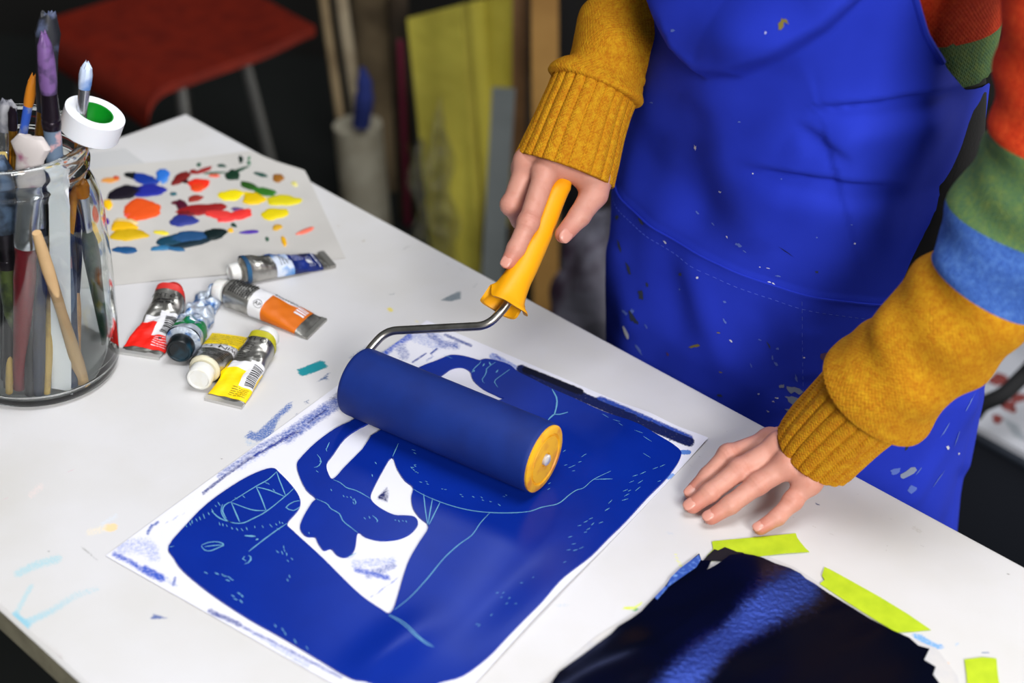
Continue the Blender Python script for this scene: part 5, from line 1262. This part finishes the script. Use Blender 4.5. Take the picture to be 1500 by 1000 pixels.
def body_sdf(X):
    D = ellip(X, HIP, (.150, .092, .13), RB_)
    D = smin(D, ellip(X, Wd(-.64, .13, 1.06), (.105, .075, .16), RB_), .03)
    D = smin(D, ellip(X, CH, (.150, .095, .17), RB_), .05)
    D = smin(D, cone(X, f32(SH_L), f32(SH_R), .055, .055), .04)
    D = smin(D, cone(X, f32(CH + UZ * .12), f32(NK + UZ * .04), .06, .052), .03)
    D = smin(D, ellip(X, HD, (.073, .095, .112), HM), .02)
    D = smin(D, ellip(X, HD + FACE * .035 - HUP * .06, (.05, .055, .055), HM), .03)
    D = smin(D, cone(X, f32(HD + FACE * .09 + HUP * .015), f32(HD + FACE * .112 - HUP * .022), .009, .014), .012)
    for sg in (-1, 1): D = smin(D, ellip(X, HD + E * .074 * sg - FACE * .005 - HUP * .01, (.012, .022, .033), HM), .008)
    D = np.maximum(D, -(np.linalg.norm(X - f32(HD + FACE * .094 - HUP * .052), axis=1) * 1 - .010))
    for ch_ in (lp[1:], rp[1:]):
        for k_ in range(len(ch_) - 1):
            ra, rb = (.020 + .016 * (k_ + o_) / (len(ch_) - 1) for o_ in (0, 1)); D = smin(D, cone(X, f32(ch_[k_]), f32(ch_[k_ + 1]), ra, rb), .008)
    D = smin(D, cone(X, f32(lfore), f32(lp[1]), .022, .020), .006); D = smin(D, cone(X, f32(rfore), f32(rp[1]), .022, .020), .006)
    for sg in (-1, 1):
        h_, k_, a_2 = Wd(-.635 + .085 * sg, .17, .86), Wd(-.635 + .09 * sg, .165, .47), Wd(-.635 + .095 * sg, .185, .08)
        D = smin(D, cone(X, f32(h_), f32(k_), .085, .055), .03); D = smin(D, cone(X, f32(k_), f32(a_2), .052, .036), .02)
        D = smin(D, cone(X, f32(a_2 - UZ * .035), f32(Wd(-.635 + .105 * sg, .05, .032)), .034, .030), .02)
    return D
lo = np.minimum.reduce([Wd(-.635, .17, 0), SH_L, SH_R, EL_L, EL_R, lfore, rfore, HD]) - (.2, .2, 0.02); hi = np.maximum.reduce([Wd(-.635, .17, 0), SH_L, SH_R, EL_L, EL_R, lfore, rfore, HD]) + .2
pb_, fb_ = nets(body_sdf, lo, hi, .009)
b = MB(); b.add(pb_, fb_, 0); nb0 = b.n
b.add(pl_, fl_, [1 if nl_[f].all() else 0 for f in fl_]); b.add(pr_, fr_, [1 if nr_[f].all() else 0 for f in fr_])
body = b.build('body', [M_skin, M_nail], person, angle=180)
at_ = body.data.attributes.new('flush', 'FLOAT', 'POINT'); at_.data.foreach_set('value', np.concatenate([np.zeros(nb0) + .2, xl_, xr_]).astype(np.float32))
for Hd in (LHAND, RHAND):
    for c, d, u, sd, r in Hd.nails:
        G = []
        for f in (.02, .3, .55, .75, .9, 1.0):
            a = np.linspace(0, 2 * pi, 40, endpoint=False); x = f * np.sign(np.cos(a)) * np.abs(np.cos(a)) ** .7; y = f * np.sign(np.sin(a)) * np.abs(np.sin(a)) ** .7
            x, y = x * .80, y * .86
            z = np.sqrt(np.clip(1 - (x * .80) ** 2 - y ** 2 * .95, .02, 1)) * r * .43
            G.append(c + d * (x * r * 1.0)[:, None] + sd * (y * r * .84)[:, None] + u * (z - (.0004 if f == 1.0 else 0))[:, None])
        b = MB(); b.grid(G, True, 0, (True, False)); b.build('fingernail', M_nail, body, angle=180)
b = MB()
for sg in (-1, 1):
    c = HD + E * .031 * sg + FACE * .083 + HUP * .012; b.lathe([(.0001, -.011), (.0078, -.0078), (.011, 0), (.0078, .0078), (.0001, .011)], basis(FACE, E, c), 16)
b.build('eyes', mat('eye_white', (220, 216, 212), .3), body)
def hair_sdf(X):
    D = ellip(X, HD + HUP * .018 - FACE * .012, (.086, .108, .120), HM)
    D = smin(D, ellip(X, HD - FACE * .10 + HUP * .03, (.045, .045, .045), HM), .02)
    return np.maximum(D, -(ellip(X, HD + FACE * .085 - HUP * .035, (.075, .085, .105), HM)))
ph_, fh_ = nets(hair_sdf, HD - .22, HD + .22, .007); b = MB(); b.add(ph_, fh_)
b.build('hair', mat('brown_hair', (62, 42, 30), .5, bump=(200, .4, .003)), person, angle=180)
def legs_sdf(X):
    D = ellip(X, HIP - UZ * .01, (.165, .112, .13), RB_); D = smin(D, ellip(X, Wd(-.64, .145, 1.0), (.146, .104, .14), RB_), .04)
    for sg in (-1, 1):
        h_, k_, a_2 = Wd(-.635 + .085 * sg, .17, .86), Wd(-.635 + .09 * sg, .165, .47), Wd(-.635 + .095 * sg, .185, .10)
        D = smin(D, cone(X, f32(h_), f32(k_), .097, .072), .03); D = smin(D, cone(X, f32(k_), f32(a_2), .072, .058), .02)
    return D
pg_, fg_ = nets(legs_sdf, Wd(-.635, .17, .5) - (.36, .36, .48), Wd(-.635, .17, .5) + (.36, .36, .60), .012); b = MB(); b.add(pg_, fg_)
b.build('trousers', mat('black_trousers', (8, 8, 10), .95, bump=(300, .3, .001)), person, angle=180)
for sg in (-1, 1):
    b = MB(); b.tube(spline(np.array([Wd(-.635 + .095 * sg, .23, .045), Wd(-.635 + .097 * sg, .18, .055), Wd(-.635 + .102 * sg, .10, .046), Wd(-.635 + .106 * sg, .02, .040)]), 16), np.array([.03] + [.044] * 6 + [.042] * 6 + [.036, .03, .018]), 20)
    b.build('shoe', mat('dark_shoe', (20, 20, 22), .6), person)

# ---- sweater
sw = MB(); uvs = []
def torso_sdf(X):
    D = ellip(X, Wd(-.64, .155, .93), (.165, .108, .16), RB_)
    D = smin(D, ellip(X, Wd(-.64, .135, 1.08), (.145, .105, .18), RB_), .05)
    D = smin(D, ellip(X, CH, (.168, .106, .17), RB_), .05)
    D = smin(D, cone(X, f32(SH_L), f32(SH_R), .066, .066), .04)
    D = smin(D, cone(X, f32(CH + UZ * .12), f32(NK), .075, .064), .03)
    D = np.maximum(D, -(cone(X, f32(NK - UZ * .02 - N * .01), f32(NK + UZ * .25 - N * .1), .055, .075)))
    return np.maximum(D, 1.055 - X[:, 2])
pt_, ft_ = nets(torso_sdf, Wd(-.64, .08, 1.15) - (.36, .36, .36), Wd(-.64, .08, 1.15) + (.36, .36, .40), .009)
zc = pt_[ft_].mean(1)[:, 2]
band = np.where(zc > 1.101, 3, 2)
sw.add(pt_, ft_, band); sc_ = (pt_ - Wd(-.64, .1, 0)); uvs.append(np.stack([np.arctan2(sc_ @ E, sc_ @ N) * .15, pt_[:, 2]], 1))
def sleeve(path, rad, n_v, wrinkle, bands, nrib=0, ribamp=0.0, seed=0, n_u=120, squash=None, uvl=True):
    """knitted tube along a path; rad: (t, radius) table; bands: material index by v"""
    Pt = spline(np.asarray(path, float), n_v); T, A, B = frames(Pt, FWD)
    tt = np.linspace(0, 1, n_v); r = np.interp(tt, [q[0] for q in rad], [q[1] for q in rad])
    k = np.array([.25, .5, .25]); 
    for _ in range(3): r[1:-1] = np.convolve(r, k, 'same')[1:-1]
    a = np.linspace(0, 2 * pi, n_u, endpoint=False)
    L = np.concatenate([[0], np.cumsum(np.linalg.norm(np.diff(Pt, axis=0), axis=1))])
    R_ = np.repeat(r[:, None], n_u, 1)
    if nrib:
        w = np.abs(np.sin(nrib * a / 2)); R_ = R_ + ribamp * (w ** .45 - .7)[None, :]
    R_ = R_ + wrinkle(L[:, None], a[None, :], tt[:, None])
    G = Pt[:, None, :] + R_[..., None] * (np.cos(a)[None, :, None] * A[:, None, :] + np.sin(a)[None, :, None] * B[:, None, :])
    uv = np.stack([np.repeat((a * r.mean())[None, :], n_v, 0), np.repeat(L[:, None], n_u, 1)], -1).reshape(-1, 2)
    return G, uv, L
# left sleeve: path from the cuff's upper end to the shoulder
wl = lambda L, a, t: .0020 * np.sin(a * 2 + L * 60) * smooth01((t - .08) / .1) + .0016 * np.sin(a * 3 - L * 95 + 1) + .0012 * np.sin(L * 160 + a * 2) * smooth01((t - .05) / .1)
G, uv, L = sleeve(lp, [(0, .036), (.010, .0440), (.024, .0500), (.06, .0500), (.14, .0462), (.25, .0450), (.40, .0475), (.55, .0490), (.75, .0500), (1, .0600)], 220, wl, None, n_u=110)
def bandl(i, j):
    P_ = G[i, j]; s_ = L[i]
    return 0 if s_ < BL[0] else (1 if s_ < BL[1] else (2 if s_ < BL[2] else 3))
def len_at(px, py, path_L=L):
    q = proj(G.mean(1)); k = np.argmin(((q - (px, py)) ** 2).sum(1)); return L[k]
BL = (len_at(1442, 412), len_at(1490, 325), len_at(1550, 205))
sw.grid(G, True, bandl, flip=True); uvs.append(uv)
# right sleeve
wr_ = lambda L, a, t: .0022 * np.sin(a * 2 + L * 75) * smooth01((t - .06) / .1) + .0016 * np.sin(a * 3 - L * 110 + 2) + .0030 * np.sin(L * 120 + a) * smooth01((t - .05) / .08) * smooth01((.4 - t) / .2)
G, uv, L = sleeve(rp, [(0, .034), (.012, .0410), (.03, .0440), (.06, .0440), (.10, .0410), (.15, .0370), (.24, .0390), (.40, .046), (.55, .050), (.75, .053), (1, .060)], 220, wr_, None, n_u=110)
BL = (L[-1] * .42, L[-1] * .55, L[-1] * .66)
sw.grid(G, True, bandl, flip=True); uvs.append(uv)
sweater = sw.build('sweater', [K_must, K_blue, K_green, K_red], person, angle=180); set_uv(sweater, np.concatenate(uvs))
sweater['label'] = 'wool sweater in mustard, blue, green and red bands'
for path, rr, nm_ in ((lc, (.0352, .0372, .0385, .0400, .0405), 22), (rc, (.0455, .0438, .0412, .0392, .0386), 24)):
    b = MB(); rad = list(zip(np.linspace(0, 1, 5), rr))
    G, uv, L = sleeve(path, rad, 60, lambda L, a, t: -.0005 * (np.sin(nm_ * a / 2) ** 2 < .02) + .0008 * np.sin(a * 2 + L * 40), None, nm_, .0025, n_u=288)
    # the rolled-in hem
    c0 = G[0].mean(0); d0 = (c0 - G[6].mean(0)); d0 /= np.linalg.norm(d0)
    rc0 = np.linalg.norm(G[0] - c0, axis=1).mean(); G0 = c0 + (G[0] - c0) / np.linalg.norm(G[0] - c0, axis=1)[:, None] * rc0
    lip = [c0 + (G0 - c0) * f + d0 * z for f, z in ((.88, -.010), (.94, -.0005), (.98, .0012))]
    b.grid(np.concatenate([np.array(lip), G]), True, flip=True)
    o = b.build('cuff', K_must, sweater, angle=180); set_uv(o, np.concatenate([np.repeat(uv[:288], 3, 0)[:864], uv])); o['label'] = 'ribbed mustard cuff'

# ---- apron
M_apr = mat('blue_apron_twill', (42, 62, 200), .8, spec=.12, noise=(7, (33, 51, 178), .35, .7), bump=(1400, .25, .0006))
zr = np.linspace(.36, 1.33, 260); thA = np.linspace(-1, 1, 220)
tab = np.array([  # z, s centre, half width, front t, depth
    (.36, -.608, .191, .035, .150), (.60, -.634, .190, .033, .145), (.75, -.644, .191, .030, .140), (.86, -.656, .179, .024, .140), (.97, -.655, .154, .010, .135), (1.07, -.640, .142, -.004, .125), (1.12, -.635, .138, -.016, .122), (1.18, -.630, .134, -.032, .120), (1.25, -.622, .130, -.050, .115), (1.33, -.616, .120, -.072, .11)])
it = [np.interp(zr, tab[:, 0], tab[:, i]) for i in range(1, 5)]
thR = np.interp(zr, [0, 1.040, 1.055, 1.085, 1.12, 1.18, 1.25, 1.33], [1.95, 1.95, 1.55, 1.32, 1.14, .95, .80, .65]); thL = np.interp(zr, [0, 1.06, 1.12, 1.2, 1.33], [1.95, 1.95, 1.6, 1.35, .9])
ang = np.where(thA[None, :] < 0, thA[None, :] * thL[:, None], thA[None, :] * thR[:, None])
sN = np.sign(np.sin(ang)) * np.abs(np.sin(ang)) ** .92; cN = np.sign(np.cos(ang)) * np.abs(np.cos(ang)) ** .85
def apron_pt(off, offt=0.0):
    s_ = it[0][:, None] + (it[1][:, None] + off) * sN; t_ = it[2][:, None] + it[3][:, None] * (1 - cN) - off * cN
    return s_[..., None] * E + (TE + t_)[..., None] * N + zr[:, None, None] * UZ + np.asarray(offt)[..., None] * np.array([.03, 1.0, 0])
P0 = apron_pt(0.0); q = proj(P0.reshape(-1, 3))
off = np.zeros(len(q)); Zg_ = np.repeat(zr, 220)
def fold(pts, A, w1, w2, A2=.003, wu=30, end=.30):
    """a crease: the cloth swells out below the line and laps a little over it from above"""
    global off
    d, sg, t = seg_dist(q, np.asarray(pts, float)); sd = d * sg
    env = smooth01(t / end + .001) * smooth01((1 - t) / end + .001)
    lo = np.clip(-sd, 0, None); up = np.clip(sd, 0, None)
    off = off + env * np.where(sd > 0, A2 * (1 - np.exp(-(up / 5) ** 2)) * np.exp(-up / wu), A * (1 - np.exp(-(lo / w1) ** 2)) * np.exp(-lo / w2))
def ridge(pts, A, w, end=.2):
    global off
    d, sg, t = seg_dist(q, np.asarray(pts, float)); off = off + A * smooth01(t / end + .001) * smooth01((1 - t) / end + .001) * np.exp(-(d / w) ** 2)
# the belly turns away to the person's right along this soft edge
d, sg, t = seg_dist(q, np.array([(1030, 100), (1050, 160), (1072, 240), (1120, 330), (1165, 420)], float)); sd = np.clip(-d * sg, 0, None)
offT = .036 * (1 - np.exp(-(sd / 90) ** 2)) * smooth01((Zg_ - .87) / .06) * smooth01((1.10 - Zg_) / .06)
# loose bib sagging over the waist
d, sg, t = seg_dist(q, np.array([(940, -60), (975, 20), (1000, 76), (1038, 110), (1090, 106), (1150, 76), (1215, 34), (1262, -10), (1300, -60)], float))
sdb = d * sg; bul = smooth01((sdb + 10) / 34)
off += (.028 * bul * np.exp(-np.clip(sdb, 0, None) / 140) + .016 * np.exp(-((q[:, 0] - 1115) / 70) ** 2 - ((q[:, 1] - 45) / 45) ** 2)) * smooth01((Zg_ - 1.0) / .03)
fold([(1165, 170), (1200, 156), (1290, 145), (1425, 128)], .031, 32, 62, .012, 40)
fold([(1070, 240), (1180, 254), (1335, 274)], .025, 32, 64, .009, 40)
fold([(1160, 176), (1200, 196), (1250, 232)], .014, 26, 44, .005, 30, .35)
ridge([(1060, 190), (1072, 260), (1095, 380)], .005, 45); ridge([(1020, 140), (1012, 240), (1050, 350)], -.005, 30)
ridge([(950, 60), (945, 140), (960, 230)], .004, 24); ridge([(1000, 360), (1040, 470), (1080, 560)], .004, 22); ridge([(1110, 430), (1140, 520), (1150, 600)], -.003, 24); ridge([(1190, 470), (1185, 560)], .003, 22)
ridge([(960, 320), (985, 420), (1010, 520)], -.0035, 26); ridge([(905, 340), (915, 430), (930, 500)], .004, 16); ridge([(1310, 770), (1400, 620), (1440, 560)], .004, 12); ridge([(1380, 800), (1420, 680)], -.004, 14)
Zg = np.repeat(zr, 220); Ag = ang.ravel()
off += .0016 * np.sin(Ag * 7 + Zg * 9) * smooth01((.9 - Zg) / .2) + .0010 * np.sin(Ag * 15 - Zg * 22)
off += .0026 * smooth01((.872 - Zg) / .0025) * (np.abs(Ag) < 1.7)          # the pocket laid over the skirt
PA = apron_pt(off.reshape(260, 220), offT.reshape(260, 220))
b = MB(); b.grid(PA, flip=False); b.grid(PA + N[None, None] * .0012, flip=True)
ab = b
bv = BVHTree.FromPolygons([Vector(p) for p in b.v[:260 * 220]], b.f[:259 * 219])
def on_apron(px, py, lift=.0006):
    d = Vector(ray(px, py)).normalized(); h = bv.ray_cast(Vector(CAM), d)
    if h[0] is None: return None
    n_ = h[1] if h[1].dot(d) < 0 else -h[1]; return np.array(h[0] + n_ * lift)
def fleck(bb, x, y, rx, ry, rot, mi):
    n = 11; r = 1 + .28 * RNG.standard_normal(n); c, s_ = math.cos(math.radians(rot)), math.sin(math.radians(rot)); P_ = []
    ctr = on_apron(x, y)
    if ctr is None: return
    for k in range(n):
        a = 2 * pi * k / n; u, v = rx * r[k] * math.cos(a), ry * r[k] * math.sin(a); p = on_apron(x + u * c - v * s_, y + u * s_ + v * c)
        if p is None or np.linalg.norm(p - ctr) > .03: p = ctr
        P_.append(p)
    bb.add([ctr] + P_, [(0, k + 1, (k + 1) % n + 1) for k in range(n)], mi + 1)
A6 = lambda x, y: (860 + x / 2.702, 250 + y / 2.702)
fl = [((527, 82), 2.4, 1.4, 20, 0), ((437, 165), 3, 1.2, 50, 3), ((500, 210), 3, 1, 45, 3), ((555, 262), 2.4, 1, 60, 0), ((600, 292), 5, 2.6, 35, 3), ((625, 318), 4, .8, 35, 3), ((685, 380), 1.2, .8, 0, 0), ((718, 384), 3, .5, 10, 0), ((758, 416), 4, 1.4, 0, 3), ((722, 440), 2.6, 1, 20, 0), ((738, 446), 2, .8, 30, 0),
      ((310, 282), 3, 1, 55, 0), ((437, 422), 1.8, 1.8, 0, 0), ((368, 468), 1.4, 1, 0, 3), ((1060, 286), 1.6, 1.6, 0, 0), ((1048, 212), 1.4, .8, 0, 3), ((910, 262), 1.4, 1, 0, 3), ((657, 10), 1, 1, 0, 0), ((770, 32), 1, 1, 0, 3), ((545, 518), 2.4, 1.8, 30, 3), ((545, 595), 4, 1.6, 55, 3), ((570, 672), 3, 1.2, 40, 0), ((685, 668), 2.4, .8, 20, 3),
      ((425, 694), 7, 2, -15, 1), ((440, 690), 3, 2, 0, 1), ((520, 640), 3, .9, 10, 1), ((155, 640), 8, 2.6, 65, 0), ((150, 560), 5, 2.4, 60, 3), ((180, 555), 4, 2.4, 70, 3), ((235, 615), 4, .9, 60, 3), ((205, 705), 9, 2, 50, 3), ((215, 490), 7, 3.4, 70, 2), ((180, 580), 8, 3, 65, 2), ((165, 390), 10, 2, 70, 2), ((130, 300), 9, 1.6, 75, 2), ((240, 450), 3, 1.6, 80, 2), ((200, 600), 4, 1.4, 60, 2),
      ((735, 740), 4, 1.2, 75, 3), ((748, 762), 4, 1.6, 40, 3), ((755, 702), 2, 1.6, 0, 3), ((650, 770), 4, .8, 70, 3), ((720, 690), 6, 1, 60, 2), ((950, 740), 12, 7, 0, 4), ((975, 715), 8, 3, -30, 4), ((820, 868), 12, 5, 24, 5), ((770, 850), 4, 3, 30, 5), ((808, 902), 11, 4, 28, 5), ((828, 820), 5, 1.4, 75, 3), ((795, 945), 4, 1.4, 20, 5), ((800, 962), 2.4, 1.4, 20, 0),
      ((750, 898), 2.6, .8, 10, 0), ((738, 912), 2, .7, 20, 0), ((680, 882), 1.4, 1.2, 0, 0), ((715, 950), 2, .8, 30, 0), ((530, 796), 2.4, .8, 20, 1), ((525, 888), 4, 2, 10, 2), ((320, 725), 3, 1.6, 60, 4), ((860, 738), 1.4, .8, 0, 0), ((370, 410), 2, 2, 0, 2), ((910, 400), 2.4, 1.6, 0, 2), ((120, 185), 2.4, 3, 0, 2), ((215, 200), 5, 2, 60, 2), ((790, 320), 10, .7, 35, 6)]
for (p, rx, ry, rot, mi) in fl: fleck(ab, *A6(*p), rx, ry, rot, mi)
for (x, y, rx, ry, rot, mi) in ((1019, 216, 2, 3.4, -10, 0), (955, 150, 2.4, 1.2, 0, 3), (986, 44, 3, 2, 0, 3), (1122, 48, 1.4, 1.6, 0, 0), (1144, 38, 3, 8, 10, 1), (1150, 30, 7, 2.4, 30, 1), (1083, 178, 2, 1, 0, 3), (1330, 692, 16, 5, -30, 5), (1312, 690, 8, 4, -20, 3), (1336, 716, 6, 4, 0, 3), (1388, 655, 1.8, 2.4, 0, 0), (1404, 664, 1.2, 1.6, 0, 0), (1345, 690, 6, 1, -50, 3),
                                (1385, 628, 12, .8, -60, 3), (1420, 590, 14, .9, -62, 3), (1426, 560, 10, .8, -62, 5), (1402, 640, 10, .7, -70, 3), (1375, 700, 14, .6, -55, 3), (1328, 655, 2, 4, 20, 2)):
    fleck(ab, x, y, rx, ry, rot, mi)
mp = lambda n, c: mat('dry_paint_' + n, c, .7)
apron = ab.build('apron', [M_apr] + [mp('white', (214, 216, 226)), mp('olive', (126, 112, 40)), mp('dark', (44, 52, 70)), mp('paleblue', (92, 116, 200)), mp('plum', (88, 60, 104)), mp('greyblue', (140, 150, 176)), mp('navy', (10, 14, 60))], person, angle=180); apron['label'] = 'royal blue apron flecked with dried paint'
# stitched edges of the bib and the pocket top
b = MB()
for rows in (range(196, 258),):
    e_ = np.array([PA[i, 219] for i in rows]); b.tube(e_, .0028, 8)
b.build('bib_hem', M_apr, apron)
kz = int(np.argmin(np.abs(zr - .872))); b = MB()
e_ = PA[kz - 1, 20:200] + (-N) * .0006; b.tube(e_, .0011, 6); b.build('pocket_edge', M_apr, apron)
M_thr = mat('pale_blue_thread', (70, 92, 200), .8)
b = MB()
for j in range(24, 196, 2):
    b.tube([PA[kz - 5, j] - N * .0003, PA[kz - 5, j + 1] - N * .0003], .0003, 5)
jj = 138
for i in range(kz - 60, kz - 2, 2): b.tube([PA[i, jj] - N * .0003, PA[i + 1, jj] - N * .0003], .0003, 5)
b.build('stitching', M_thr, apron)['label'] = 'pale thread stitching'
